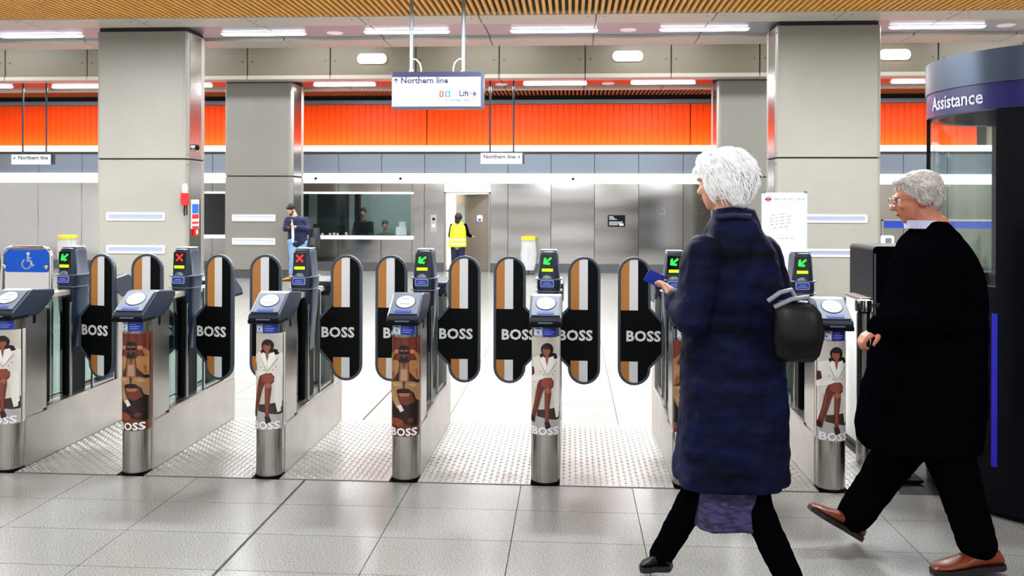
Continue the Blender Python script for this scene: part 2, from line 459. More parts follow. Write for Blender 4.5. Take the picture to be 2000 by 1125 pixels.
# grey strip panels
JW = [X(u) for u in (-180, -95, -10, 75, 160, 245, 330, 415, 500, 585, 661, 745, 829, 909, 992, 1076, 1161, 1247, 1334, 1420, 1506, 1592, 1678, 1764, 1850)]
for a, b in zip([XL] + JW, JW + [XR]):
    put('grey_panel', B(a + .006, b - .006, WY, WY + .03, 2.20, 2.655), 'grey_panel', low, bevel=.003)
def wp(a, b, z0, z1, pillow=.02):
    if b - a < .05: return
    nx, nz = 6, 16; vs = []; fs = []; amp = random.uniform(.006, .009); ph_ = random.uniform(-.5, .5); tl_ = random.uniform(-.008, .008)
    for j in range(nz + 1):
        for i in range(nx + 1):
            s_, t_ = i / nx, j / nz
            vs.append((a + (b - a) * s_, WY - .016 - amp * math.sin(z0 * 2 + t_ * (z1 - z0) * 5.2 + ph_) - (tl_ * (s_ - .5)), z0 + (z1 - z0) * t_))
    for j in range(nz):
        for i in range(nx): q = j * (nx + 1) + i; fs.append((q, q + 1, q + nx + 2, q + nx + 1))
    bx = MB().add(vs, fs); bx.box(a, b, WY, WY + .03, z0, z1); put('steel_panel', bx, 'wall_steel', low, smooth=30)
g = .006
JL = [XL] + JW + [XR]
for a, b in zip(JL[:-1], JL[1:]):
    cuts = [a] + [c for c in (wl, wr, dl, dr) if a < c < b] + [b]
    for p, q in zip(cuts[:-1], cuts[1:]):
        c = (p + q) / 2
        if wl < c < wr: wp(p + g, q - g, .2, .76); wp(p + g, q - g, 1.76, 1.985)
        elif dl < c < dr: pass
        else: wp(p + g, q - g, .2, 1.985)
put('lintel', B(dl, dr, WY - .02, WY + .03, 1.79, 1.985), 'white_paint', low)
base = struct('baseboard_back', B(XL, dl, WY - .05, WY + .03, 0, .2), 'kick'); put('board', B(dr, XR, WY - .05, WY + .03, 0, .2), 'kick', base)
# side and near walls close the room
struct('wall_left', B(XL - .1, XL, YB, 22, 0, 5.5), 'pad_white')
struct('wall_right', B(XR, XR + .1, YB, 22, 0, 5.5), 'beige_light')
struct('wall_near', B(XL, XR, YB - .1, YB, 0, 4.5), 'white_paint')

# ticket office window
win = struct('window_1', MB().ring([(wl - .03, .74), (wr + .03, .74), (wr + .03, 1.79), (wl - .03, 1.79)], [(wl + .02, .80), (wr - .02, .80), (wr - .02, 1.75), (wl + .02, 1.75)], WY - .04, WY + .06), 'steel')
put('sill', B(wl - .04, wr + .04, WY - .12, WY, .72, .80), 'white_paint', win)
put('head_rail', B(wl - .04, wr + .04, WY - .06, WY, 1.74, 1.785), 'white_paint', win)
mu = X(697)
put('mullion', B(mu - .05, mu + .05, WY - .01, WY + .05, .8, 1.75), 'black_plastic', win)
put('mullion', B(X(560) - .03, X(560) + .03, WY - .01, WY + .05, .8, 1.75), 'black_plastic', win)
for a, b in ((wl + .02, X(560) - .03), (X(560) + .03, mu - .05), (mu + .05, wr - .02)):
    put('pane', B(a, b, WY + .01, WY + .02, .8, 1.75), 'glass', win)
# office room behind
off = struct('wall_office', B(wl - .3, wr + .3, 22.4, 22.5, 0, 2.7), 'office_wall')
put('side', B(wl - .35, wl - .3, WY + .25, 22.5, 0, 2.7), 'office_wall', off); put('side', B(wr + .3, wr + .35, WY + .25, 22.5, 0, 2.7), 'office_pale', off)
put('top', B(wl - .3, wr + .3, WY + .25, 22.5, 2.5, 2.6), 'office_wall', off)
put('pale_wall', B(at(705, 400, 22.3).x, wr + .3, 22.3, 22.38, .0, 2.4), 'office_pale', off)
put('pale_wall', B(at(603, 400, 22.3).x, at(618, 400, 22.3).x, 22.3, 22.38, .0, 2.4), 'office_pale', off)
put('pale_wall', B(at(682, 400, 22.3).x, at(695, 400, 22.3).x, 22.3, 22.38, .0, 2.4), 'office_pale', off)
area(X(740), 21.2, 2.4, 1.4, .4, 22)
desk = thing('office_desk', 'dark desk inside the ticket office behind the window', 'desk', (X(650), 20.75, 0))
put('desktop', B(-2.2, 1.6, -.3, .3, .74, .78), 'monitor', desk)
for xx in (-2.1, -.3, 1.5): put('leg', B(xx - .03, xx + .03, -.25, .25, 0, .74), 'monitor', desk)
def monitor(u, v, wd, ht, lab):
    p = at(u, v, 20.7)
    t = thing('monitor', lab, 'monitor', (p.x, 20.7, .78), 'screens in the ticket office')
    put('screen', B(-wd / 2, wd / 2, -.02, .02, .06, .06 + ht), 'monitor', t, bevel=.008); put('stand', MB().box(-.02, .02, -.01, .02, .01, .1).box(-.1, .1, -.08, .08, 0, .012), 'black_plastic', t)
monitor(715, 450, .36, .26, 'black monitor with its back to the glass, right of the mullion')
monitor(624, 450, .30, .20, 'dark monitor behind the glass beside the standing man')
monitor(665, 452, .26, .18, 'small dark monitor left of the office window mullion')
t = thing('printer', 'pale desktop machine at the right end of the office window', 'printer', (at(787, 450, 20.8).x, 20.72, .78))
put('housing', B(-.13, .13, -.14, .14, 0, .2), 'white_paint', t, bevel=.02); put('tray', B(-.06, .1, -.1, .06, .2, .32), 'white_paint', t, bevel=.01)
for i, (u, ht) in enumerate(((640, .05), (648, .06), (655, .05), (672, .07), (625, .05))):
    tag(put('cup', MB().lathe([(.02, .8), (.03, .8 + ht)], (at(u, 460, 20.3).x, 20.5), 10), 'white_paint'), ('leftmost small pale cup on the office counter', 'second pale cup from the left on the office counter', 'middle pale cup on the office counter', 'second pale cup from the right on the office counter', 'rightmost pale cup on the office counter')[(1, 2, 3, 4, 0)[i]], 'cup', 'small items on the office counter').location = (0, 0, -.02)

# doorway with the lit room behind and an open leaf
rm = struct('wall_backroom', B(dl - .5, dr + .6, 21.6, 21.7, 0, 2.4), 'room_white')
put('side', B(dl - .02, dl + .0, WY + .25, 21.6, 0, 2.4), 'room_white', rm); put('side', B(dr + .3, dr + .32, WY + .25, 21.6, 0, 2.4), 'room_white', rm); put('top', B(dl, dr + .3, WY + .25, 21.6, 2.2, 2.25), 'room_white', rm)
area((dl + dr) / 2, 20.9, 2.15, .6, .6, 30)
door = struct('door_1')
door.location = (dr - .04, WY + .02, 0)
leafw = (dr - dl) - .08
door.rotation_euler = (0, 0, 0)
put('frame', MB().box(dl - dr + .04, dl - dr + .08, -.05, .06, 0, 1.79).box(.0, .04, -.05, .06, 0, 1.79).box(dl - dr + .04, .04, -.05, .06, 1.76, 1.79), 'steel', door)
lf = put('leaf', B(-leafw, 0, 0, .045, .01, 1.75), 'brass_door', door, bevel=.003); lf.rotation_euler = (0, 0, math.radians(-32))
put('vision_panel', B(-leafw + .16, -leafw + .27, -.004, .05, .95, 1.5), 'office_pale', lf)
put('handle', MB().tube([(-leafw + .07, -.005, .9), (-leafw + .07, -.05, .9), (-leafw + .18, -.05, .9)], .01, 8), 'chrome', lf)
put('sticker', MB().prism(rrect(-.33, -.18, 1.13, 1.27, .03), -.004, 0), 'white_paint', lf); put('sticker', MB().prism(rrect(-.30, -.21, 1.14, 1.19, .015), -.006, -.003), 'blue_label', lf)

# wall fittings
p = at(847, 460, WY - .02)
t = thing('intercom', 'small steel intercom plate on the wall left of the staff door', 'intercom', (p.x, WY - .02, 1.08))
put('plate', MB().prism(rrect(-.07, .07, -.2, .2, .03), -.01, .02), 'chrome', t); put('grille', MB().prism(circ(0, .1, .035), -.014, -.009), 'black_plastic', t); put('button', MB().prism(circ(0, -.05, .035), -.016, -.009), 'white_paint', t)
p0, p1 = at(1187, 420, WY), at(1221, 443, WY)
t = thing('plaque', 'black wall plaque with white lettering on the steel wall', 'plaque', (p0.x, WY - .02, p1.z)); W_, H_ = p1.x - p0.x, p0.z - p1.z
put('board', B(0, W_, -.01, .02, 0, H_), 'black_plastic', t, bevel=.004)
m = MB()
for i, (a, b) in enumerate(((.03, .12), (.03, .15), (.03, .2), (0, 0), (.03, .33), (.03, .3), (.03, .22))):
    if b: m.add([(a, -.012, H_ - .03 - i * .03), (b, -.012, H_ - .03 - i * .03), (b, -.012, H_ - .038 - i * .03), (a, -.012, H_ - .038 - i * .03)], [(0, 1, 2, 3)])
m.box(W_ - .13, W_ - .04, -.012, -.01, .03, .07); put('lettering', m, 'white_paint', t)
for u, lab in ((1291, 'small square access hatch in the steel wall, right of the black plaque'), (1367, 'square access hatch in the steel wall beside the walker\'s white hair')):
    p = at(u, 407, WY); t = thing('access_hatch', lab, 'hatch', (p.x, WY - .012, p.z), 'access hatches in the steel wall')
    put('frame', MB().ring(rrect(-.085, .085, -.13, .13, .01), rrect(-.07, .07, -.115, .115, .01), -.008, .012), 'chrome', t); put('cover', B(-.068, .068, -.002, .012, -.113, .113), 'steel_side', t); put('lock', MB().prism(circ(.03, 0, .018, 10), -.012, 0), 'chrome', t)

# ------------------------------------------------------------------ columns
def column(label, x0, x1, y0, y1, ztop, zj, bars, kind_side, sy0, sy1, zk=.16):
    t = thing('column', label, 'column', (0, 0, 0), 'square panelled columns')
    cxm = [(x0, x1)]
    b = .06
    def sec(z0, z1):
        poly = [(x0 + b, y0), (x1 - b, y0), (x1 - .02, y0 + .02), (x1, y0 + b), (x1, y1 - b), (x1 - b, y1), (x0 + b, y1), (x0, y1 - b), (x0, y0 + b), (x0 + .02, y0 + .02)]
        return MB().prism(poly, z0, z1, 'z')
    put('core', MB().box(x0 + .04, x1 - .04, y0 + .03, y1 - .03, 0, ztop + .06), 'joint', t)
    put('plinth', MB().box(x0 + .02, x1 - .02, y0 + .015, y1 - .015, 0, zk), 'kick', t)
    zl = [zk + .01, zj, ztop]
    put('cladding_panel', sec(zk + .01, zj - .012), 'beige', t, bevel=.006)
    put('cladding_panel', sec(zj + .012, ztop), 'beige', t, bevel=.006)
    xs_ = x1 if kind_side > 0 else x0
    a, bb = (xs_ - .01, xs_ + .006) if kind_side > 0 else (xs_ - .006, xs_ + .01)
    put('steel_strip', B(a, bb, sy0, sy1, zk + .02, zj - .02), 'steel', t); put('steel_strip', B(a, bb, sy0, sy1, zj + .02, ztop - .02), 'steel', t)
    for (bx0, bx1, z0, z1) in bars:
        s_ = put('column_bar', MB().ring(rrect(bx0, bx1, z0, z1, .015), rrect(bx0 + .025, bx1 - .025, z0 + .025, z1 - .025, .01), y0 - .02, y0 + .005), 'white_paint', t)
        put('diffuser', B(bx0 + .02, bx1 - .02, y0 - .012, y0 + .004, z0 + .02, z1 - .02), 'bar_glass' if y0 > 15 else 'bar_glass_dimmed', s_)  # pale fill is colour only, no emission
    m = MB()
    for z in (zj + .07, zj - .09, ztop - .1):
        for yy in (y0 + .04,): m.tube([(xs_ - .01 * kind_side, yy + .02, z), (xs_ + .004 * kind_side, yy + .02, z)], .012, 8)
    tag(put('screws', m, 'screw', t), kind='stuff')
    return t
mat('bar_glass', '#cfd4de', .3); mat('bar_glass_dimmed', '#868ea2', .3)  # second copy darkened to offset the strong light on the near columns
def bars(us, vs, Y):
    out = []
    for (v0, v1) in vs:
        a = at(us[0], v0, Y); b = at(us[1], v1, Y); out.append((a.x, b.x, b.z, a.z))
    return out
c1 = column('wide beige column with red alarm and fire notices, left', at(187, 400, 13.4).x, at(363, 400, 13.4).x, 13.4, 14.15, 4.165, 2.2, bars((209, 322), ((415, 431), (479, 495)), 13.4), 1, 13.53, 13.95)
c2 = column('beige column beside the man looking at his phone', at(438, 300, 17.8).x, at(569, 300, 17.8).x, 17.8, 18.7, 3.965, 2.07, bars((454, 538), ((419, 432), (465, 478)), 17.8), 1, 17.95, 18.45)
c3 = column('beige column behind the white-haired walker', at(1402, 300, 17.8).x, at(1402, 300, 17.8).x + 1.4, 17.8, 18.7, 3.965, 2.07, [], -1, 17.95, 18.4)
c4 = column('wide beige column behind the whiteboard, right', at(1517, 300, 13.4).x, at(1722, 300, 13.4).x, 13.4, 14.15, 4.165, 2.22, bars((1560, 1693), ((419, 435), (486, 502)), 13.4), -1, 13.53, 13.95)

# fittings on the left column
def side_pt(u, v, x=at(363, 400, 13.4).x + .006):   # point on the column's right side plane
    d = _F + _R * (u - CX) / FPX - _U * (v - CY) / FPX; return CAM + d * (x / d.x)
p = side_pt(380, 288)
t = thing('dome_camera', 'dome security camera on the left column\'s steel strip', 'camera', (p.x, p.y, p.z))
put('housing', MB().tube([(0, 0, 0), (.03, 0, 0)], .06, 16), 'chrome', t); put('dome', MB().ell((.03, 0, 0), .05), 'black_plastic', t, smooth=60)
p = side_pt(361, 392)
t = thing('alarm_unit', 'red alarm unit with white beacon and black cables on the column corner', 'alarm', (at(361, 392, 13.33).x, 13.33, 0))
put('housing', MB().tube([(0, 0, 1.49), (0, 0, 1.68)], .062, 14), 'red_plastic', t, smooth=40, bevel=.008); put('beacon', MB().lathe([(.035, 1.68), (.04, 1.78), (.02, 1.82)], seg=12), 'white_paint', t, smooth=40)
put('cable', MB().tube([(0, .0, 1.5), (-.01, 0, 1.4), (0, 0, 1.33)], .012, 6), 'black_plastic', t); put('cable', MB().tube([(.03, .0, 1.5), (.03, 0, 1.4), (.035, 0, 1.34)], .012, 6), 'black_plastic', t)
def side_sign(v0, v1, bands, lab, cat):
    a = side_pt(373, v0); b = side_pt(387, v1)
    t = thing('notice', lab, cat, (a.x + .004, 0, 0)); H = a.z - b.z
    put('board', B(0, .008, a.y, b.y, b.z, a.z), 'white_paint', t); z = a.z
    for fr, mt in bands:
        if mt: put('colour_field', B(.008, .0095, a.y + .01, b.y - .01, z - fr * H + .004, z - .004), mt, t)
        z -= fr * H
side_sign(390, 417, ((.28, None), (.72, 'sign_blue')), 'white and blue notice on the left column\'s steel strip', 'notice')
side_sign(418, 446, ((.35, 'red_plastic'), (.15, None), (.2, 'red_plastic'), (.1, None), (.2, 'red_plastic')), 'red and white fire action notice below the blue notice', 'notice')
a = side_pt(380, 453); t = thing('call_point', 'small red fire call point below the fire notice', 'call point', (a.x, a.y, a.z))
put('box', B(0, .04, -.05, .05, -.06, .06), 'red_plastic', t, bevel=.006); put('glass', B(.04, .043, -.03, .03, -.03, .03), 'white_paint', t)

# ------------------------------------------------------------------ ceiling lamps and speakers
def strip_lamp(u0, u1, v, z, lab, grp, wd=.075):
    a = onz(u0, v, z); b = onz(u1, v, z); yy = (a.y + b.y) / 2; xm = (a.x + b.x) / 2; L = (b.x - a.x) / 2
    t = thing('ceiling_lamp', lab, 'lamp', (xm, yy, z), grp)
    put('tray', MB().prism(rrect(-L - .02, L + .02, -wd - .02, wd + .02, wd), .0, .03, 'z'), 'white_paint', t); put('diffuser', MB().prism(rrect(-L, L, -wd, wd, wd * .98), -.015, .002, 'z'), 'lamp', t)
    area(xm, yy, z - .02, 2 * L, .12, 38 if z > 4.1 else 10)
names = ['at the far left edge', 'between the left column and the round speaker', 'crossed by the hanging sign rods', 'right of the hanging sign rods', 'left of the right-hand column', 'right of the right-hand column']
for (u0, u1, v), n in zip(((0, 162, 70), (433, 597, 66), (712, 877, 62), (998, 1166, 60), (1290, 1461, 57), (1740, 1921, 52)), names):
    strip_lamp(u0, u1, v, 4.225, 'long bright strip lamp in the near soffit, ' + n, 'strip lamps in the near soffit')
names = ['cut by the left edge', 'left of the wide left column', 'peeking out between the two left columns', 'left of the big hanging sign', 'right of the big hanging sign', 'above the white-haired walker', 'beside the booth roof']
for (u0, u1, v), n in zip(((-60, 24, 170), (102, 210, 170), (330, 414, 168), (613, 733, 166), (1023, 1145, 164), (1233, 1357, 162), (1742, 1850, 160)), names):
    strip_lamp(u0, u1, v, 4.0, 'warm strip lamp in the far red-tinted soffit, ' + n, 'strip lamps in the far soffit', .07)
for u, v, z, n in ((654, 64, 4.235, 'near soffit left of the hanging sign'), (1227, 58, 4.235, 'near soffit right of the hanging sign'), (1965, 49, 4.235, 'near soffit above the booth'), (979, 165, 4.01, 'far soffit right of the big sign'), (1188, 163, 4.01, 'far soffit between two strip lamps')):
    p = onz(u, v, z); t = thing('ceiling_speaker', 'round white ceiling speaker in the ' + n, 'speaker', (p.x, p.y, z), 'round ceiling speakers')
    put('rim', MB().lathe([(.12, -.012), (.13, 0)], seg=20), 'white_paint', t, smooth=40); put('grille', MB().lathe([(.1, -.016), (.1, -.01)], seg=20), 'pad_white', t)
for u, v, n in ((727, 115, 'left of the hanging sign'), (1226, 110, 'above the orange wall, right'), (1747, 107, 'between the right column and the booth')):
    a = at(u, v, FY); t = thing('wall_lamp', 'glowing rounded lamp on the beige fascia ' + n, 'lamp', (a.x, FY, a.z), 'rounded lamps on the fascia')
    put('backplate', MB().prism(rrect(-.29, .29, -.1, .1, .09), -.03, 0), 'white_paint', t); put('diffuser', MB().prism(rrect(-.27, .27, -.085, .085, .08), -.07, -.03), 'lamp_big', t, bevel=.02)

# ------------------------------------------------------------------ hanging signs
SY = 11.5
def arrow2(x, z, s, ang):
    pts = [(-.5, -.09), (.1, -.09), (-.12, -.34), (.08, -.42), (.5, 0), (.08, .42), (-.12, .34), (.1, .09), (-.5, .09)]
    ca, sa = math.cos(ang), math.sin(ang); return [(x + s * (p[0] * ca - p[1] * sa), z + s * (p[0] * sa + p[1] * ca)) for p in pts]
a = at(765, 140, SY); b = at(940, 212, SY)
W_, H_ = b.x - a.x, a.z - b.z
sg = thing('hanging_sign', 'large white hanging sign reading Northern line and Lift', 'sign', (a.x, SY, b.z))
put('housing', B(0, W_ + .03, 0, .12, 0, H_), 'booth_ring', sg, bevel=.008)
put('face', B(.01, W_ - .01, -.012, 0, .035, H_ - .07), 'sign_face', sg) if 'sign_face' in M else None
mat('sign_face', (.35, .35, .36), .3, emit='#ffffff', es=.72)
put('face', B(.01, W_ - .01, -.012, 0, .03, H_ - .075), 'sign_face', sg)
put('top_band', B(.01, W_ - .01, -.012, 0, H_ - .07, H_ - .01), 'ink', sg)
m = MB(); k = W_ / 175.0     # metres per photo pixel
fz = lambda v: H_ - (v - 140) * k
text_flat('Northern line', .110, 18 * k, -.016, fz(163), .0035, 'LEFT', mb=m)
poly_flat(m, arrow2(9 * k, fz(158), .075, PI / 2), -.016)
text_flat('Lift', .100, 132 * k, -.016, fz(188), .0035, 'LEFT', mb=m)
poly_flat(m, arrow2(160 * k, fz(184), .085, 0), -.016)
text_flat('to Northern line', .046, 105 * k, -.016, fz(198), .0012, 'LEFT', mb=m)
put('lettering', m, 'ink', sg)
m = MB()
m.prism(rrect(94 * k, 102 * k, fz(190), fz(178), .008), -.018, -.012); put('red_pictogram', m, 'red_plastic', sg)
m = MB(); m.prism(rrect(105 * k, 115 * k, fz(190), fz(178), .008), -.018, -.012); put('blue_pictogram', m, 'sign_blue', sg)
m = MB(); m.prism(circ(98 * k, fz(181.5), .009, 10), -.021, -.017); m.box(97 * k, 99 * k, -.021, -.017, fz(188), fz(183)); m.prism(circ(110 * k, fz(181), .009, 10), -.021, -.017); m.box(108 * k, 112 * k, -.021, -.017, fz(188), fz(183)); put('figures', m, 'white_paint', sg)
m = MB(); m.ring(circ(122 * k, fz(184), .035, 20), circ(122 * k, fz(184), .029, 20), -.016, -.012); poly_flat(m, arrow2(122 * k, fz(184), .035, .9), -.018); put('ring_pictogram', m, 'rod_grey', sg)
for u in (802, 904):
    x = at(u, 100, SY).x - a.x
    put('rod', MB().tube([(x, .06, H_ + .03), (x, .06, 4.42 - b.z)], .024, 12), 'rod_grey', sg, smooth=40)
    put('collar', MB().lathe([(.03, H_ - .01), (.03, H_ + .02), (.018, H_ + .06)], (x, .06), 12), 'chrome', sg, smooth=40)
    s_ = 1 if u == 802 else -1
    put('cable', MB().tube([(x + .02 * s_, .05, H_ + .17), (x + .06 * s_, .05, H_ + .165), (x + .11 * s_, .05, H_ + .12), (x + .13 * s_, .05, H_ + .05), (x + .13 * s_, .05, H_ - .01)], .008, 8), 'wire', sg, smooth=60)
def small_sign(u0, u1, v0, v1, rods, vtop, arrow_left, lab):
    Y = 17.95; a = at(u0, v0, Y); b = at(u1, v1, Y); W_, H_ = b.x - a.x, a.z - b.z
    t = thing('hanging_sign', lab, 'sign', (a.x, Y, b.z)); put('housing', B(0, W_ + .04, 0, .1, 0, H_), 'rod_dark', t); put('face', B(0, W_, -.012, 0, 0, H_ - .02), 'sign_face', t)
    m = MB(); text_flat('Northern line', .115, W_ / 2 + (.05 if arrow_left else -.04), -.016, H_ * .45, .003, mb=m)
    poly_flat(m, arrow2(.07 if arrow_left else W_ - .07, H_ * .6, .07, math.radians(225 if arrow_left else -45)), -.016); put('lettering', m, 'ink', t)
    for u in rods:
        x = at(u, 230, Y).x - a.x; put('rod', MB().tube([(x, .05, H_), (x, .05, 4.03 - b.z)], .02, 8), 'rod_dark', t)
small_sign(23, 99, 300, 321, (42, 88), 165, True, 'small white Northern line sign hanging at the far left')
small_sign(939, 1020, 297, 320, (957, 1003), 160, False, 'small white Northern line sign hanging before the orange wall')

# ------------------------------------------------------------------ ticket gates
R0 = .076
def wrap(mb_src, r=R0 + .0006, cy=0.076):
    """lay flat print (x,z) round the half-round post front, cutting it into strips first"""
    me = bpy.data.meshes.new('w'); me.from_pydata(mb_src.v, [], mb_src.f); bm = bmesh.new(); bm.from_mesh(me)
    lay = bm.faces.layers.int.new('ci'); bm.faces.ensure_lookup_table()
    for i, f in enumerate(bm.faces): f[lay] = i
    for i in range(-11, 12):
        x = r * math.sin(i * PI / 24)
        bmesh.ops.bisect_plane(bm, geom=bm.verts[:] + bm.edges[:] + bm.faces[:], plane_co=(x, 0, 0), plane_no=(1, 0, 0))
    out = MB(); bm.verts.ensure_lookup_table(); bm.verts.index_update()
    vs = []
    for v in bm.verts:
        rr = r - v.co.y; x = max(-r, min(r, v.co.x)); th = math.asin(x / r); vs.append((rr * math.sin(th), cy - rr * math.cos(th), v.co.z))
    out.v = vs; out.f = [tuple(v.index for v in f.verts) for f in bm.faces]; out.c = [mb_src.c[f[lay]] for f in bm.faces]
    bm.free(); bpy.data.meshes.remove(me); return out
def P_(pts, cx, top, s, ztop):   # crop pixels -> poster metres
    return [((p[0] - cx) / 103.0 * R0, ztop - (p[1] - top) / s) for p in pts]
def poster_woman():
    m = MB(); S = 4.018 * 359; cx = 222; top = 230; zt = .804; L = [0]
    def poly(pts, c, clip=True):
        L[0] += 1; q = P_(pts, cx, top, S, zt); q = [(max(-R0 * .995, min(R0 * .995, x)), z) for x, z in q]; poly_flat(m, q, -.00012 * L[0], rgb(c))
    def ell(x, y, rx, ry, c, n=18): poly([(x + rx * math.cos(2 * PI * i / n), y + ry * math.sin(2 * PI * i / n)) for i in range(n)], c)
    poly([(119, 230), (325, 230), (325, 1000), (119, 1000)], '#c6c0b6')
    poly([(119, 800), (325, 780), (325, 1000), (119, 1000)], '#b4b2b0')
    poly([(119, 470), (140, 470), (150, 800), (119, 860)], '#ded9d2')
    ell(300, 620, 60, 250, '#d8d3cb')
    poly([(165, 800), (325, 780), (325, 880), (300, 880), (160, 850)], '#3a2c2c')
    poly([(125, 400), (165, 378), (225, 372), (290, 372), (325, 395), (325, 560), (318, 800), (318, 860), (300, 865), (270, 600), (200, 600), (165, 650), (135, 620), (130, 500)], '#e6e2da')
    poly([(300, 560), (318, 600), (322, 820), (300, 862), (284, 760)], '#efece6')
    poly([(119, 470), (136, 468), (142, 520), (119, 545)], '#4a2418')
    ell(234, 325, 46, 52, '#171214'); ell(214, 372, 34, 22, '#171214'); ell(270, 375, 34, 24, '#171214'); ell(292, 390, 18, 10, '#171214')
    ell(230, 335, 27, 38, '#9d5a42'); ell(234, 302, 40, 20, '#1c1515')
    poly([(218, 365), (246, 365), (240, 420), (234, 450), (226, 420)], '#935440')
    poly([(200, 378), (218, 385), (234, 470), (225, 520), (185, 420)], '#f6f3ee'); poly([(280, 378), (250, 385), (236, 470), (245, 520), (290, 430)], '#f6f3ee')
    poly([(185, 420), (190, 425), (232, 525), (226, 528)], '#a9a49b'); poly([(300, 430), (304, 434), (240, 530), (234, 528)], '#a9a49b')
    ell(217, 352, 2.5, 2.5, '#2a1010'); ell(231, 356, 9, 4, '#b03a38'); ell(219, 328, 5, 3, '#1d0e0c'); ell(243, 328, 5, 3, '#1d0e0c')
    for bx, by in ((185, 497), (290, 497), (210, 520), (272, 520)): ell(bx, by, 4, 4, '#6c665e')
    poly([(119, 545), (180, 530), (230, 540), (200, 560), (119, 590)], '#efeae2')
    # crossed legs
    poly([(165, 600), (180, 565), (220, 545), (262, 545), (282, 575), (278, 620), (250, 640), (215, 635), (200, 670), (178, 760), (150, 860), (128, 900), (121, 860), (140, 760)], '#6b3024')
    ell(235, 585, 44, 38, '#8a4836')
    poly([(218, 640), (240, 618), (262, 632), (264, 680), (250, 800), (248, 900), (262, 930), (238, 945), (222, 930), (218, 800)], '#713326')
    ell(240, 645, 18, 24, '#a5604a')
    poly([(230, 660), (240, 660), (236, 860), (228, 860)], '#8f4d3c'); poly([(165, 640), (176, 640), (145, 830), (136, 830)], '#85432f')
    poly([(121, 850), (150, 860), (145, 900), (119, 900)], '#2a1414'); poly([(216, 890), (250, 890), (264, 935), (225, 950)], '#321518')
    return m, zt
def poster_man():
    m = MB(); S = 4.018 * 359; cx = 210; top = 250; zt = .793; L = [0]
    def poly(pts, c):
        L[0] += 1; q = P_(pts, cx, top, S, zt); q = [(max(-R0 * .995, min(R0 * .995, x)), z) for x, z in q]; poly_flat(m, q, -.00012 * L[0], rgb(c))
    def ell(x, y, rx, ry, c, n=18): poly([(x + rx * math.cos(2 * PI * i / n), y + ry * math.sin(2 * PI * i / n)) for i in range(n)], c)
    poly([(106, 250), (315, 250), (315, 1035), (106, 1035)], '#6a2d1c')
    for i, x in enumerate((120, 140, 165, 190, 222, 250, 270, 295)): poly([(x, 250), (x + 6, 250), (x + 6, 420), (x, 420)], ('#7d3a26', '#541f13')[i % 2])
    poly([(106, 560), (315, 560), (315, 960), (106, 900)], '#1d0d0a')
    poly([(160, 690), (270, 690), (290, 760), (240, 790), (150, 760)], '#6e3222'); poly([(175, 690), (258, 690), (250, 716), (182, 716)], '#a8664c')
    ell(150, 925, 62, 36, '#8a4326'); poly([(106, 940), (315, 985), (315, 1035), (106, 1035)], '#5e2c1a')
    # jacket with open front
    poly([(106, 470), (118, 440), (165, 425), (262, 425), (302, 440), (315, 470), (315, 590), (260, 610), (160, 610), (106, 600)], '#3a1d12')
    poly([(112, 440), (165, 428), (180, 450), (172, 520), (125, 596), (106, 605), (106, 460)], '#b07a4c'); poly([(312, 440), (262, 428), (246, 450), (252, 520), (296, 585), (315, 590), (315, 450)], '#a87246')
    poly([(120, 520), (135, 520), (150, 560), (130, 590), (108, 600)], '#8a5a38'); poly([(290, 510), (302, 505), (308, 570), (300, 580)], '#84552f')
    poly([(186, 450), (240, 450), (246, 520), (250, 600), (176, 600), (180, 520)], '#8c5f44'); poly([(192, 500), (236, 500), (238, 590), (188, 590)], '#b58a6c'); poly([(196, 440), (232, 440), (214, 500)], '#6a3a28')
    # raised arms and hands
    poly([(107, 450), (108, 400), (128, 368), (146, 380), (128, 420), (130, 440)], '#9a6a42'); poly([(314, 450), (313, 400), (298, 368), (280, 380), (296, 420), (296, 440)], '#946440')
    # head
    ell(214, 372, 34, 50, '#7a4632'); ell(214, 334, 37, 22, '#120b0a'); poly([(184, 398), (200, 392), (228, 392), (244, 398), (238, 436), (214, 452), (190, 436)], '#120b09'); ell(214, 404, 11, 4, '#a05a4c')
    poly([(180, 362), (250, 362), (248, 382), (222, 386), (214, 374), (206, 386), (182, 382)], '#060608'); ell(200, 350, 12, 4, '#9a6048'); ell(228, 350, 12, 4, '#9a6048')
    for hx in (156, 272): ell(hx, 364, 17, 15, '#b87a5c'); ell(hx + (6 if hx < 200 else -6), 352, 10, 6, '#c98c6c')
    # trousers
    poly([(106, 612), (150, 596), (205, 600), (214, 625), (212, 650), (185, 655), (160, 668), (172, 730), (196, 790), (166, 815), (130, 760), (106, 700)], '#a8845a')
    poly([(315, 620), (270, 596), (222, 600), (214, 625), (216, 650), (245, 655), (280, 690), (292, 740), (315, 760)], '#9c7850')
    poly([(204, 600), (224, 600), (222, 640), (214, 660), (206, 640)], '#4a2d1c'); poly([(120, 620), (150, 612), (190, 618), (150, 640)], '#c4a074'); poly([(240, 616), (280, 614), (306, 640), (270, 640)], '#b8946a'); poly([(118, 690), (130, 680), (176, 785), (168, 795)], '#c09a6e')
    poly([(165, 790), (195, 780), (216, 825), (190, 840)], '#e6e0dc'); poly([(200, 842), (228, 828), (290, 895), (275, 940), (248, 935), (240, 890)], '#2c1412'); ell(258, 905, 20, 20, '#5a2c22')
    return m, zt
def boss_round(z, size):
    m = text_flat('BOSS', size, 0, 0, z, size * .035, space=1.06); xs_ = [v[0] for v in m.v]; w2 = (max(xs_) - min(xs_)) / 2; c = (max(xs_) + min(xs_)) / 2
    m.v = [((v[0] - c) / w2 * .068, -.004, v[2]) for v in m.v]; return wrap(m)
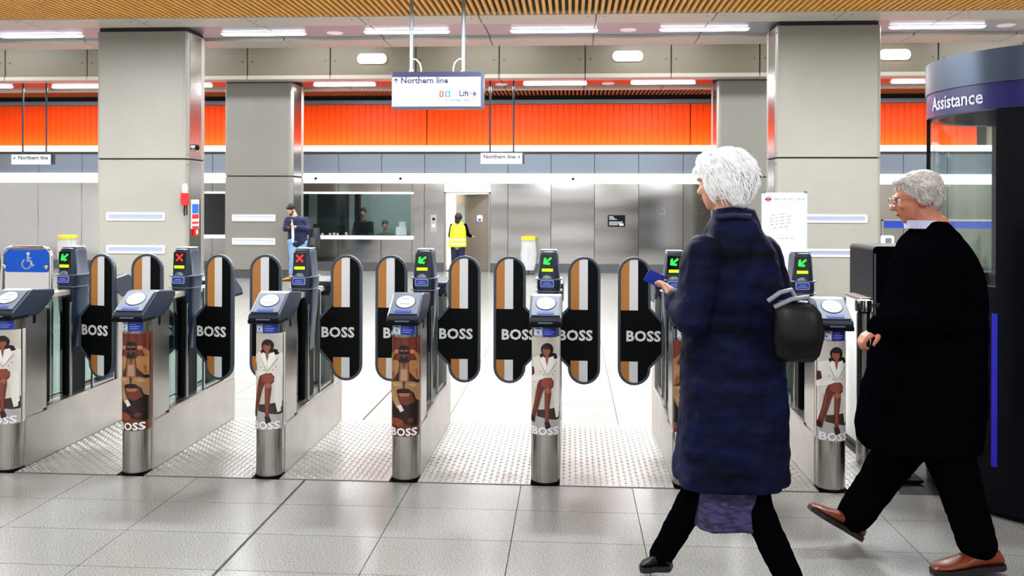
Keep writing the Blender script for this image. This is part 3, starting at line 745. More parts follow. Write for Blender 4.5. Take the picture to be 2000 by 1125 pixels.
def poster_obj(kind, par):
    key = 'poster' + kind
    if key not in CACHE:
        m, zt = poster_woman() if kind == 'w' else poster_man()
        w_ = wrap(m); bg = rgb('#c6c0b6' if kind == 'w' else '#5d281a')
        zb = min(v[2] for v in m.v)
        for s_ in (-1, 1):
            x = s_ * (R0 + .0008); w_.add([(x, .076, zt), (x, .105, zt), (x, .105, zb), (x, .076, zb)], [(0, 1, 2, 3)], bg)
        CACHE[key] = w_.mesh('poster', 'print'); CACHE[key + 'z'] = zb
    p = link('poster', CACHE[key], par); zb = CACHE[key + 'z']
    cput(key + 'boss', 'lettering', lambda: boss_round(zb + .006, .058), 'white_paint', p)
    return p
def post_poly(r, y1, n=12):
    pts = [(r * math.sin(t), .076 - r * math.cos(t)) for t in [(-PI / 2 + PI * i / (2 * n)) for i in range(2 * n + 1)]]
    return pts + [(r, y1), (-r, y1)]
HEADP = [(-.035, .875), (-.045, .90), (-.03, .918), (.13, 1.018), (.17, 1.024), (.38, 1.004), (.38, .975), (.30, .91), (.22, .868), (-.01, .866)]
def tilt_disk(r, off, th=.006, n=28, cy=.063, sx=1):
    # disk lying on the sloping reader face
    d = Vector((0, .16, .10)).normalized(); nrm = Vector((0, -.10, .16)).normalized(); c = Vector((0, cy - .0, 0)); c.z = .918 + (cy + .03) * .625
    c = c + nrm * off; m = MB(); n_ = n
    vs = []
    for t in (0, th):
        for i in range(n_):
            a = 2 * PI * i / n_; vs.append(c + Vector((1, 0, 0)) * r * math.cos(a) * sx + d * r * math.sin(a) + nrm * t)
    m.add(vs, [tuple(range(n_)), tuple(range(2 * n_ - 1, n_ - 1, -1))] + [(i, (i + 1) % n_, n_ + (i + 1) % n_, n_ + i) for i in range(n_)]); return m
def slope_quad(x0, x1, t0, t1, off, th=.003):
    d = Vector((0, .16, .10)).normalized(); nrm = Vector((0, -.10, .16)).normalized(); o = Vector((0, -.03, .918)); m = MB(); vs = []
    for h in (off, off + th):
        for (x, t) in ((x0, t0), (x1, t0), (x1, t1), (x0, t1)): vs.append(o + Vector((x, 0, 0)) + d * t + nrm * h)
    m.add(vs, [(0, 1, 2, 3), (7, 6, 5, 4), (0, 4, 5, 1), (1, 5, 6, 2), (2, 6, 7, 3), (3, 7, 4, 0)]); return m
def reader_head(par, rear=False):
    h = cput('head', 'reader_head', lambda: MB().prism(HEADP, -.088, .088, 'x'), 'dark_plastic', par, bevel=.012)
    cput('face', 'face_plate', lambda: slope_quad(-.078, .078, .008, .18, .0005, .006), 'head_plastic', h, bevel=.003)
    cput('pad', 'reader_pad', lambda: tilt_disk(.052, .006, .004), 'pad_white', h)
    cput('padring', 'pad_ring', lambda: tilt_disk(.057, .0045, .002), 'black_plastic', h)
    cput('padmark', 'pad_mark', lambda: slope_quad(-.028, .022, .132, .137, .0102, .0004).add(*_q(slope_quad(-.01, .01, .112, .116, .0102, .0004))).add(*_q(slope_quad(-.03, .03, .088, .094, .0102, .0004))), 'rod_grey', h)
    cput('hlabel', 'reader_label', lambda: slope_quad(-.045, .045, .018, .038, .007, .0015), 'blue_label', h)
    cput('lip', 'lower_lip', lambda: MB().box(-.0885, .0885, -.047, .12, .864, .889), 'black_plastic', h, bevel=.006)
    cput('slot', 'ticket_slot', lambda: MB().box(-.04, .04, -.052, -.03, .884, .892), 'head_plastic', h, bevel=.003)
    return h
def _q(m): return (m.v, m.f)
def paddle_outline(s, r, ins=0):
    xc = .245; top = 1.20 - .098; bot = .41 + .098; pts = []
    for i in range(13): a = PI * i / 12; pts.append((xc + r * math.cos(a), top + r * math.sin(a)))       # top arc, right to left
    k = ins
    pts += [(xc - r, .885), (.065 + k, .80 - k * .6), (.065 + k, .60 + k * .6), (xc - r, .515 )]
    for i in range(13): a = PI + PI * i / 12; pts.append((xc + r * math.cos(a), bot + r * math.sin(a)))
    return [(s * p[0], p[1]) for p in pts]
def paddle(par, s, dx, rot):
    e = bpy.data.objects.new('paddle', None); COL.objects.link(e); e.parent = par; e.location = (dx, .73, 0); e.rotation_euler = (0, 0, math.radians(rot))
    bpy.data.objects.remove(e)
    p = cput(('pan', s), 'paddle', lambda: MB().prism(paddle_outline(s, .086, .012), -.009, .009), 'black_plastic', par); p.location = (dx, .73, 0); p.rotation_euler = (0, 0, math.radians(rot))
    cput(('rub', s), 'rubber_edge', lambda: MB().ring(paddle_outline(s, .101, -.004), paddle_outline(s, .084, .013), -.014, .014), 'rubber', p, bevel=.004)
    def stripe(x0, x1, up):
        xc = s * .245; pts = []; n = 6; r = .084
        for i in range(n + 1):
            x = x0 + (x1 - x0) * i / n; h = math.sqrt(max(0, r * r - x * x)); pts.append((xc + x, (1.102 + h) if up else (.508 - h)))
        z = .872 if up else .555; pts += [(xc + x1, z), (xc + x0, z)]; return pts
    for nm, x0, x1, mt in (('brown_stripe', -.0835, -.031, 'brown_print'), ('white_stripe', -.031, .022, 'white_print')):
        for f in (-.0105, .0105):
            cput((nm, s, f, 1), nm, lambda: poly_flat(MB(), stripe(x0, x1, True), f), mt, p); cput((nm, s, f, 0), nm, lambda: poly_flat(MB(), stripe(x0, x1, False), f), mt, p)
    def brand():
        m = text_flat('BOSS', .088, s * .19, -.0115, .683, .0032, space=1.06); c = s * .19; return MB().add([(c + (v[0] - c) * 1.02, v[1], v[2]) for v in m.v], m.f)
    cput(('brand', s), 'lettering', brand, 'white_paint', p)
    return p
mat('brown_print', '#c98640', .4); mat('white_print', '#f6f7fb', .35)
mat('pod', '#1b2a40', .36, bump=.03, bscale=(300, 300, 300))
def pod_loft():
    m = MB(); rings = []
    for z, w_, d_ in ((.60, .045, .06), (.80, .062, .075), (.86, .070, .08), (.97, .074, .085), (1.008, .078, .088), (1.013, .080, .089), (1.064, .078, .087), (1.07, .073, .081), (1.215, .063, .072), (1.232, .058, .066), (1.24, .045, .05)):
        rings.append([(w_ * .93 * q[0], d_ * q[1], z) for q in [(math.copysign(abs(math.cos(t)) ** .45, math.cos(t)), math.copysign(abs(math.sin(t)) ** .45, math.sin(t))) for t in [2 * PI * (i + .5) / 28 for i in range(28)]]])
    return m.loft(rings)
def pod(par, state, rz):
    p = cput('pod', 'display_pod', pod_loft, 'pod', par, smooth=35); p.location = (0, .735, 0); p.rotation_euler = (0, 0, rz)
    cput('podcap', 'pod_cap', lambda: MB().box(-.05, .05, -.052, .052, 1.238, 1.246), 'chrome_cap', p, bevel=.006)
    cput('podrim', 'pod_rim', lambda: MB().ring(rrect(-.0825, .0825, -.0905, .0905, .03), rrect(-.07, .07, -.078, .078, .03), 1.062, 1.068, 'z').ring(rrect(-.0825, .0825, -.0905, .0905, .03), rrect(-.07, .07, -.078, .078, .03), .988, .993, 'z'), 'rod_grey', p)
    yf = -.0785
    def tiltbox(x0, x1, z0, z1, o):   # follows the sloping pod front
        f = lambda z: -(.082 + (z - 1.06) / (.155) * (-.010)) - o
        return MB().add([(x0, f(z0), z0), (x1, f(z0), z0), (x1, f(z1), z1), (x0, f(z1), z1), (x0, f(z0) + .01, z0), (x1, f(z0) + .01, z0), (x1, f(z1) + .01, z1), (x0, f(z1) + .01, z1)], [(0, 1, 2, 3), (4, 7, 6, 5), (0, 4, 5, 1), (1, 5, 6, 2), (2, 6, 7, 3), (3, 7, 4, 0)])
    sc_ = cput('scr', 'display_screen', lambda: tiltbox(-.05, .032, 1.108, 1.215, .0015), 'screen', p)
    f = lambda z: -(.082 + (z - 1.06) / .155 * (-.010)) - .0028
    def glyph():
        m = MB()
        if state == 'red':
            for a in (PI / 4, -PI / 4):
                ca, sa = math.cos(a), math.sin(a); q = [(-.03, -.005), (.03, -.005), (.03, .005), (-.03, .005)]
                q = [(-.009 + x * ca - z * sa, 1.182 + x * sa + z * ca) for x, z in q]; m.add([(x, f(z), z) for x, z in q], [(0, 1, 2, 3)])
        else:
            q = arrow2(-.009, 1.178, .062, math.radians(218)); t = tessellate_polygon([[Vector((x, z, 0)) for x, z in q]]); m.add([(x, f(z), z) for x, z in q], [tuple(i) for i in t])
        return m
    cput('glyph' + state, 'cross' if state == 'red' else 'arrow', glyph, 'red_led' if state == 'red' else 'green_led', p)
    cput('lime', 'light_bar', lambda: MB().add([(-.042, f(1.113), 1.113), (.026, f(1.113), 1.113), (.026, f(1.131), 1.131), (-.042, f(1.131), 1.131)], [(0, 1, 2, 3)]), 'lime_led', p)
    cput('dome', 'sensor_dome', lambda: MB().ell((-.009, -.072, 1.068), (.038, .014, .028)), 'rod_grey', p, smooth=60)
    cput('plab', 'pod_label_frame', lambda: MB().prism(rrect(-.05, .032, 1.018, 1.060, .006), -.0925, -.08), 'label_edge', p)
    cput('plab2', 'pod_label', lambda: MB().prism(rrect(-.046, .028, 1.022, 1.056, .005), -.094, -.09), 'blue_label', p)
    cput('plab3', 'label_text', lambda: MB().box(-.03, .012, -.0945, -.0938, 1.042, 1.045).box(-.038, .02, -.0945, -.0938, 1.031, 1.034), 'label_edge', p)
mat('chrome_cap', '#aab0ba', .3, metal=.5); mat('label_edge', '#b9c2e2', .4)
def gate(i, x, kind, state, label, lp, rp, glassy=True):
    t = thing('ticket_gate', label, 'ticket gate', (x, GY, 0), 'row of automatic ticket gates')
    cput('post', 'front_post', lambda: MB().prism(post_poly(R0 - .001, .28), .004, .87, 'z'), 'steel_vert', t, smooth=30)
    cput('shoe', 'post_foot', lambda: MB().prism(post_poly(R0 + .002, .12), 0, .012, 'z'), 'black_plastic', t)
    cput('sidep', 'side_panel', lambda: MB().box(-.079, -.076, .105, .31, .30, .90).box(.076, .079, .105, .31, .30, .90), 'steel_side', t)
    cput('base', 'base_cabinet', lambda: MB().box(-.08, .08, .10, 1.36, .004, .285), 'steel_side', t, bevel=.004)
    cput('ledge', 'ledge', lambda: MB().box(-.084, .084, .31, 1.18, .285, .300).box(-.084, -.074, .31, 1.18, .3, .308).box(.074, .084, .31, 1.18, .3, .308), 'steel_side', t, bevel=.003)
    cput('rear', 'rear_post', lambda: MB().box(-.079, .079, 1.16, 1.36, .285, .92), 'steel_side', t, bevel=.01)
    cput('house', 'drive_housing', lambda: MB().box(-.032, .032, .63, .83, .30, .92).box(-.02, .02, .31, .45, .30, .88), 'black_plastic', t, bevel=.01)
    cput('glz', 'glass_panel', lambda: MB().box(-.008, .008, .45, .63, .31, .95).box(-.008, .008, .83, 1.15, .31, .95), 'glass_teal', t)
    for sx in (-.062, .062):
        cput('rod1', 'support_rod', lambda: MB().tube([(0, .60, .30), (0, .60, .90)], .008, 8), 'chrome', t, smooth=50).location = (sx, 0, 0)
        cput('rod2', 'glass_frame', lambda: MB().box(-.006, .006, .86, .875, .3, .97).box(-.006, .006, 1.13, 1.145, .3, .97).box(-.006, .006, .86, 1.145, .31, .325), 'steel_side', t).location = (sx * .9, 0, 0)
    cput('rail', 'top_rail', lambda: MB().box(-.03, .03, .37, 1.1, .94, .975), 'beige_rail', t, bevel=.006)
    h = reader_head(t); r = reader_head(t); r.location = (0, 1.44, 0); r.rotation_euler = (0, 0, PI)
    r.name = 'rear_reader_head'
    cput('sens', 'sensor', lambda: MB().box(-.081, .081, .17, .20, .70 + .12, .85 + .03), 'black_plastic', t, bevel=.003)
    poster_obj(kind, t)
    cput('lab1', 'info_label', lambda: wrap(poly_flat(MB(), [(-.062, 0.808), (-.018, 0.808), (-.018, 0.860), (-.062, 0.860)], -.0008, rgb('#d5dbea'))), 'print', t)
    def labels():
        m = poly_flat(MB(), [(-.014, 0.808), (.058, 0.808), (.058, 0.860), (-.014, 0.860)], -.0008, rgb('#2338a8'))
        for k_, (a, b) in enumerate(((-.006, .03), (-.006, .045), (-.006, .038))): poly_flat(m, [(a, 0.844 - k_ * .012), (b, 0.844 - k_ * .012), (b, 0.848 - k_ * .012), (a, 0.848 - k_ * .012)], -.0014, rgb('#8f9fe0'))
        poly_flat(m, [(-.058, 0.848), (-.022, 0.848), (-.022, 0.855), (-.058, 0.855)], -.0014, rgb('#3a4fae')); poly_flat(m, circ(-.04, 0.829, .006, 10), -.0014, rgb('#3a4fae')); poly_flat(m, [(-.056, 0.812), (-.024, 0.812), (-.024, 0.816), (-.056, 0.816)], -.0014, rgb('#7a86b8'))
        return wrap(m)
    cput('lab2', 'ticket_label', labels, 'print', t)
    pod(t, state, math.radians(rzs[i]))
    if lp is not None: paddle(t, -1, lp[0], lp[1])
    if rp is not None: paddle(t, 1, rp[0], rp[1])
    return t
mat('beige_rail', '#c9bfb2', .35, metal=.5)
rzs = [-6, -5, -3, 0, 0, 0, 2]
G = [('w', 'green', 'leftmost ticket gate, woman poster cut by the photo edge'),
     ('m', 'red', 'ticket gate with red cross display and brown man poster'),
     ('w', 'red', 'ticket gate with red cross display and woman in pale coat poster'),
     ('m', 'green', 'ticket gate with brown man poster and green arrow, left of the centre gate'),
     ('w', 'green', 'centre ticket gate seen head-on between two open aisles'),
     ('m', 'green', 'ticket gate half hidden by the white-haired walker'),
     ('w', 'green', 'ticket gate between the two walkers, rightmost of the row')]
# lateral tuning of each paddle pair (left, right)
PL = [(None, (.0, -16)), ((-.005, 4), (.0, -12)), ((-.005, 2), (.025, 0)), ((.03, 0), (.005, 0)), ((.0, 0), (-.025, 0)), ((.0, 0), (.0, 0)), ((.0, 0), None)]
gates = []
for i, (k_, s_, lab) in enumerate(G):
    gates.append(gate(i, GATEX[i], k_, s_, lab, PL[i][0], PL[i][1]))

# wide gate panel with wheelchair symbol, far left
a = at(3, 493, 6.15); b = at(104, 493, 6.15); t = thing('wide_gate', 'steel-framed wide gate panel with blue wheelchair sign', 'gate', (a.x, 6.15, 0))
W_ = b.x - a.x
put('frame', MB().tube([(0.015, 0, .62)] + [(x_, 0, z_) for x_, z_ in ((.015, 1.14), (.022, 1.175), (.045, 1.198), (.08, 1.205), (W_ - .08, 1.205), (W_ - .045, 1.198), (W_ - .022, 1.175), (W_ - .015, 1.14))] + [(W_ - .015, 0, .62)], .014, 10), 'chrome', t, smooth=50)
put('blue_board', MB().prism(rrect(.03, W_ - .03, 1.03, 1.19, .02), -.006, .006), 'sign_blue', t); put('glass_board', B(.03, W_ - .03, -.005, .005, .62, 1.03), 'pad_white', t)
m = MB(); cx_, cz_ = W_ / 2 + .005, 1.11
def stroke(pts, wd):
    for p_, q_ in zip(pts[:-1], pts[1:]):
        dx, dz = q_[0] - p_[0], q_[1] - p_[1]; L_ = math.hypot(dx, dz); nx, nz = -dz / L_ * wd / 2, dx / L_ * wd / 2; ex, ez = dx / L_ * wd * .3, dz / L_ * wd * .3
        m.prism([(cx_ + p_[0] + nx - ex, cz_ + p_[1] + nz - ez), (cx_ + p_[0] - nx - ex, cz_ + p_[1] - nz - ez), (cx_ + q_[0] - nx + ex, cz_ + q_[1] - nz + ez), (cx_ + q_[0] + nx + ex, cz_ + q_[1] + nz + ez)], -.0095, -.006)
stroke([(-.006 + .033 * math.cos(math.radians(a_)), -.022 + .033 * math.sin(math.radians(a_))) for a_ in range(125, 375, 18)], .009)
m.prism(circ(cx_ + .006, cz_ + .052, .012, 14), -.0095, -.006)
stroke([(.005, .034), (.001, .002), (.026, .0), (.036, -.032), (.046, -.03)], .011); stroke([(.003, .02), (.024, .02)], .008)
put('wheelchair_symbol', m, 'white_paint', t)
for x_ in (.03, W_ - .045): put('clamp', MB().ell((x_, -.012, 1.07), (.018, .012, .018)), 'chrome', t, smooth=60)
for x_ in (.015, W_ - .015): put('post', MB().tube([(x_, 0, .01), (x_, 0, .63)], .018, 10), 'chrome', t)

# right-hand wide aisle : gate panel seen edge-on, steel post, black cabinet, stanchion
p = onz(1662, 862, 0); t = thing('wide_gate', 'white upright panel edge right of the rightmost gate poster', 'gate', (p.x + .03, 5.75, .0))
put('panel', MB().box(-.03, .03, 0, .3, .02, .93), 'white_paint', t, bevel=.01); put('foot', MB().box(-.035, .035, -.01, .31, 0, .03), 'steel', t); put('top_lip', MB().box(-.035, .035, -.01, .31, .93, .95), 'steel', t, bevel=.005)
p = at(1687, 700, 5.45); t = thing('steel_bollard', 'round steel bollard with polished cap beside the man\'s hand', 'bollard', (p.x, 5.45, 0))
put('shaft', MB().lathe([(.042, 0), (.042, .89)], seg=20), 'steel_vert', t, smooth=40); put('cap', MB().lathe([(.05, .90), (.052, .94), (.05, .965), (.03, .972)], seg=20), 'chrome', t, smooth=40); put('neck', MB().lathe([(.036, .885), (.036, .905)], seg=16), 'black_plastic', t); put('sensor_arm', MB().box(.03, .12, -.012, .012, .92, .945), 'chrome', t)
a = at(1705, 481, 6.2); b = at(1900, 481, 6.2)
t = thing('machine_cabinet', 'tall black machine cabinet with rounded corners behind the man', 'cabinet', (a.x, 6.2, 0))
put('housing', MB().prism(rrect(0, b.x - a.x, .02, a.z, .03), 0, .5), 'navy_body', t, bevel=.01); put('foot', B(.04, b.x - a.x - .04, .04, .46, 0, .03), 'black_plastic', t); put('edge_trim', MB().prism(rrect(.008, .02, .1, a.z - .05, .004), -.006, .002), 'rod_grey', t)
p = onz(1790, 950, 0); t = thing('barrier_base', 'black twin-post barrier base on the floor behind the man\'s legs', 'barrier', (p.x - .04, p.y + .12, 0))
put('base_plate', MB().box(-.1, .1, -.07, .07, 0, .02), 'black_plastic', t, bevel=.006); put('post', MB().tube([(-.05, 0, .02), (-.05, 0, .17)], .022, 12), 'black_plastic', t); put('cap', MB().tube([(-.05, 0, .17), (-.05, 0, .185)], .022, 12), 'chrome', t); put('post', MB().tube([(.03, 0, .02), (.03, 0, .8)], .025, 12), 'black_plastic', t)

# ------------------------------------------------------------------ assistance booth
BX, BY, BR = 2.62, 4.93, .67
def arcband(m, a0, a1, r, z0, z1, th, n=40):
    ri = r - th; P = []
    for i in range(n + 1):
        a_ = math.radians(a0 + (a1 - a0) * i / n); P.append((math.cos(a_), math.sin(a_)))
    out = [(r * c, r * s_) for c, s_ in P] + [(ri * c, ri * s_) for c, s_ in reversed(P)]
    return m.prism(out, z0, z1, 'z')
bt = thing('assistance_booth', 'dark curved glass booth with Assistance lettering, right edge', 'booth', (BX, BY, 0))
m = arcband(MB(), 95, 270, BR, 0.03, 1.13, .05); m.box(0, 1.8, -BR, -BR + .05, .03, 1.13); m.box(0, 1.8, BR - .05, BR, .03, 2.0); put('lower_panel', m, 'navy_body', bt, smooth=30)
m = arcband(MB(), 95, 270, BR - .03, 0, .03, .05); m.box(0, 1.8, -BR + .03, -BR + .08, 0, .03); put('plinth', m, 'black_plastic', bt)
m = arcband(MB(), 216, 270, BR, 1.13, 2.005, .05, 16); m.box(0, 1.8, -BR, -BR + .05, 1.13, 2.005); put('solid_panel', m, 'navy_body', bt, smooth=30)
put('window_glass', arcband(MB(), 97, 216, BR - .015, 1.13, 2.005, .012), 'glass', bt, smooth=30)
put('frame_post', arcband(MB(), 158, 160, BR + .004, 1.13, 2.005, .02, 4), 'navy_body', bt); put('frame_post', arcband(MB(), 92, 97, BR, 1.13, 2.005, .05, 4), 'navy_body', bt)
m = arcband(MB(), 92, 270, BR + .004, 2.005, 2.135, .06); m.box(0, 1.8, -BR - .004, -BR + .05, 2.005, 2.135); put('blue_band', m, 'navy_band', bt, smooth=30)
m = arcband(MB(), 92, 270, BR + .012, 2.135, 2.30, .08); m.box(0, 1.8, -BR - .012, -BR + .07, 2.135, 2.262); put('header_ring', m, 'booth_ring', bt, smooth=30)
m = MB().prism([(math.cos(math.radians(a_)) * BR * .99, math.sin(math.radians(a_)) * BR * .99) for a_ in range(90, 271, 6)] + [(1.8, -BR), (1.8, BR)], 2.25, 2.27, 'z'); put('roof', m, 'navy_body', bt)
vs, fs = text2d('Assistance', .105, .0015, 'LEFT'); rr = BR + .0065; wmax = max(v[0] for v in vs)
m = MB(); a0, a1 = 176.5, 210.5
m.add([(rr * math.cos(math.radians(a0 + (a1 - a0) * v[0] / wmax)), rr * math.sin(math.radians(a0 + (a1 - a0) * v[0] / wmax)), 2.038 + v[1] * .95) for v in vs], fs); put('lettering', m, 'letter_pale', bt)
m = arcband(MB(), 214.5, 217, BR + .004, .25, 1.0, .01, 2); put('blue_stripe', m, 'blue_stripe', bt); put('blue_stripe', arcband(MB(), 240, 243, BR + .004, .25, 1.05, .01, 2), 'blue_stripe', bt)
m = MB().lathe([(.2, .0), (.2, .03), (.03, .06), (.03, .45), (.22, .48), (.24, .55), (.2, .58)], (.05, -.05), 20); ch = tag(put('stool', m, 'black_plastic', None, smooth=40), 'black office stool inside the booth', 'stool'); ch.location = (BX, BY, 0)
ch2 = put('backrest', MB().prism(rrect(-.2, .2, .65, 1.28, .1), .12, .17), 'black_plastic', ch, bevel=.02); put('back_stem', MB().box(-.02, .02, .1, .13, .5, .8), 'black_plastic', ch)
# counter with blue band right of the column
a = at(1722, 429, 15.4); b = at(1960, 540, 15.4)
t = thing('glass_screen', 'glass screen with blue top band right of the column', 'screen', (a.x, 15.4, 0))
put('blue_band', B(.02, b.x - a.x, 0, .03, a.z - .14, a.z - .02), 'blue_label', t); put('top_rail', B(0, b.x - a.x, -.01, .04, a.z - .02, a.z + .01), 'chrome', t); put('pane', B(.02, b.x - a.x, .01, .02, .35, a.z - .14), 'glass', t); put('post', B(0, .03, -.01, .04, 0, a.z), 'chrome', t); put('post', B(b.x - a.x - .03, b.x - a.x, -.01, .04, 0, a.z), 'chrome', t); put('low_panel', B(.02, b.x - a.x, 0, .03, 0, .35), 'grey_panel', t)
p = at(1733, 472, 15.0); t = thing('reader_box', 'small white device on a post before the glass screen', 'device', (p.x, 15.0, 0)); put('case', MB().prism(rrect(-.09, .09, p.z - .12, p.z + .1, .03), -.05, .05), 'white_paint', t, bevel=.01); put('post', B(-.03, .03, -.02, .02, 0, p.z - .1), 'steel', t); put('display', MB().prism(rrect(-.05, .05, p.z - .02, p.z + .06, .01), -.054, -.049), 'grey_panel', t)

# ------------------------------------------------------------------ service board
YS = 12.6; a = at(1488, 375, YS); b = at(1576, 500, YS); W_ = b.x - a.x
t = thing('service_board', 'white service information board standing before the right column', 'whiteboard', (a.x, YS, 0))
put('board', B(.03, W_ - .03, 0, .03, .5, a.z), 'white_board', t) if 'white_board' in M else None
mat('white_board', '#d0d4da', .3)
put('board', B(.03, W_ - .03, 0, .03, .5, a.z - .01), 'white_board', t)
put('frame_side', B(0, .035, -.01, .04, .0, a.z), 'booth_frame', t) if 'booth_frame' in M else None
mat('board_frame', '#aab4c4', .35, metal=.4)
for x0, x1 in ((0, .035), (W_ - .035, W_)): put('frame_side', B(x0, x1, -.01, .04, .0, a.z), 'board_frame', t, bevel=.004); put('corner', B(x0, x1 + (.02 if x0 == 0 else 0), -.014, .042, a.z - .015, a.z + .012), 'kick', t)
put('foot', MB().box(0, .04, -.25, .3, 0, .03).box(W_ - .04, W_, -.25, .3, 0, .03), 'board_frame', t)
k = W_ / 88.0; fx = lambda u: (u - 1488) * k; fz = lambda v: a.z - (v - 375) * k
m = MB(); text_flat('Service information', .058, fx(1510), -.003, fz(391), .0005, 'LEFT', mb=m); text_flat('Date', .035, fx(1510), -.003, fz(399), 0, 'LEFT', mb=m); text_flat('Time', .035, fx(1510), -.003, fz(405.5), 0, 'LEFT', mb=m)
put('lettering', m, 'ink', t)
m = MB(); cz = fz(389); cxx = fx(1500.5); m.ring(circ(cxx, cz, .036, 20), circ(cxx, cz, .022, 20), -.006, -.001); put('roundel', m, 'red_plastic', t); put('roundel_bar', B(cxx - .046, cxx + .046, -.009, -.001, cz - .009, cz + .009), 'ink', t)
random.seed(11); m = MB()
def scribble(u0, u1, v, rot):
    u = u0
    while u < u1:
        wl_ = random.uniform(5, 11); pts = []
        n = int(wl_ * 1.2)
        for i in range(n): uu = u + wl_ * i / n; pts.append((fx(uu), -.004, fz(v - (uu - u0) * rot) + (1.6 if i % 2 else -1.6) * k * random.uniform(.6, 1)))
        m.tube(pts, .0032, 4); u += wl_ + 2.5
for i, (u0, u1) in enumerate(((1507, 1532), (1503, 1538), (1502, 1541), (1504, 1540), (1510, 1536))): scribble(u0, u1, 421 + i * 6.3, .12)
scribble(1521, 1550, 467, .05)
m.tube([(fx(1519), -.004, fz(462)), (fx(1552), -.004, fz(460)), (fx(1552), -.004, fz(469)), (fx(1520), -.004, fz(470))], .002, 4)
put('handwriting', m, 'ink', t)

# ------------------------------------------------------------------ waste sack holders
def sack(u, vt, Y, lab, wd):
    p = at(u, vt, Y); t = thing('waste_sack_holder', lab, 'waste bin', (p.x, Y, 0)); h = p.z
    put('lid', MB().lathe([(wd * .5, h - .075), (wd * .52, h - .07), (wd * .52, h - .01), (wd * .45, h)], seg=20, sy=.7), 'yellow_plastic', t, smooth=30)
    rings = []
    random.seed(int(u))
    for i in range(8):
        z = h - .07 - (h - .17) * i / 7; r = wd * (.46 + .08 * math.sin(i * .5)); rings.append([((r + random.uniform(-.02, .02)) * math.cos(2 * PI * j / 20), (r * .65 + random.uniform(-.015, .015)) * math.sin(2 * PI * j / 20), z + random.uniform(-.01, .01)) for j in range(20)])
    put('sack', MB().loft(rings), 'bag_clear', t, smooth=60)
    put('stand', MB().tube([(0, wd * .38, 0), (0, wd * .38, h - .03)], .015, 8).box(-.14, .14, .0, .28, 0, .02), 'rod_dark', t)
sack(1032, 462, 19.3, 'clear waste sack with yellow lid against the steel wall', .30)
sack(132, 459, 18.0, 'clear waste sack with orange-yellow lid behind the leftmost gate', .38)

# ------------------------------------------------------------------ people
def remesh(mb, name, material, voxel, parent=None, smooth=3, disp=0, dscale=.1):
    me = mb.mesh(name, material); o = bpy.data.objects.new(name, me); COL.objects.link(o)
    r = o.modifiers.new('r', 'REMESH'); r.mode = 'VOXEL'; r.voxel_size = voxel; r.use_smooth_shade = True
    s_ = o.modifiers.new('s', 'SMOOTH'); s_.iterations = smooth; s_.factor = .5
    if disp:
        tx = bpy.data.textures.new('n', 'CLOUDS'); tx.noise_scale = dscale; d = o.modifiers.new('d', 'DISPLACE'); d.texture = tx; d.strength = disp; d.mid_level = .5; d.texture_coords = 'GLOBAL'
    dg = bpy.context.evaluated_depsgraph_get(); me2 = bpy.data.meshes.new_from_object(o.evaluated_get(dg))
    bpy.data.objects.remove(o); bpy.data.meshes.remove(me)
    for p in me2.polygons: p.use_smooth = True
    me2.name = name; return link(name, me2, parent)
def frame_of(fwd, tilt=0):
    f = Vector(fwd).normalized(); up = Vector((0, 0, 1)); r = f.cross(up).normalized(); u = r.cross(f)
    return Matrix((r, f, u)).transposed()      # local x right, y forward, z up
def head(mb, c, F_, s=1.0, detail=True):
    c = Vector(c); L = lambda x, y, z: c + F_ @ (Vector((x, y, z)) * s)
    E_ = lambda p, r, seg=16: mb.ell(L(*p), tuple(q * s for q in r), F_, seg, 12)
    E_((0, -.012, .03), (.074, .094, .088)); E_((0, .022, -.025), (.06, .07, .085)); E_((0, .052, -.083), (.03, .028, .024)); E_((0, .03, -.06), (.05, .055, .045))
    E_((0, .088, .022), (.05, .012, .012)); E_((-.03, .066, -.02), (.022, .022, .02)); E_((.03, .066, -.02), (.022, .022, .02))
    mb.caps(L(0, .088, .008), L(0, .108, -.026), .009 * s, .0135 * s); E_((0, .104, -.03), (.016, .011, .009))
    E_((0, .083, -.052), (.023, .011, .006)); E_((0, .082, -.064), (.02, .011, .007))
    for sx in (-1, 1): mb.ell(L(sx * .077, -.008, -.008), (.009 * s, .020 * s, .032 * s), F_)
    return L
def face_bits(c, F_, s, root, hair_col='hair_grey'):
    L = lambda x, y, z: Vector(c) + F_ @ (Vector((x, y, z)) * s)
    for sx in (-1, 1):
        e = put('eye', MB().ell(L(sx * .031, .079, .004), (.012 * s, .009 * s, .009 * s), F_), 'pad_white', root, smooth=60)
        put('iris', MB().ell(L(sx * .031, .087, .004), (.005 * s, .003 * s, .005 * s), F_), 'leather_black', e)
        put('eyebrow', MB().caps(L(sx * .016, .096, .026), L(sx * .045, .086, .028), .004 * s, .003 * s, 6), hair_col, root)
    put('lips', MB().ell(L(0, .092, -.058), (.02 * s, .006 * s, .006 * s), F_), 'lips', root, smooth=60)
mat('lips', '#9c4a42', .5)
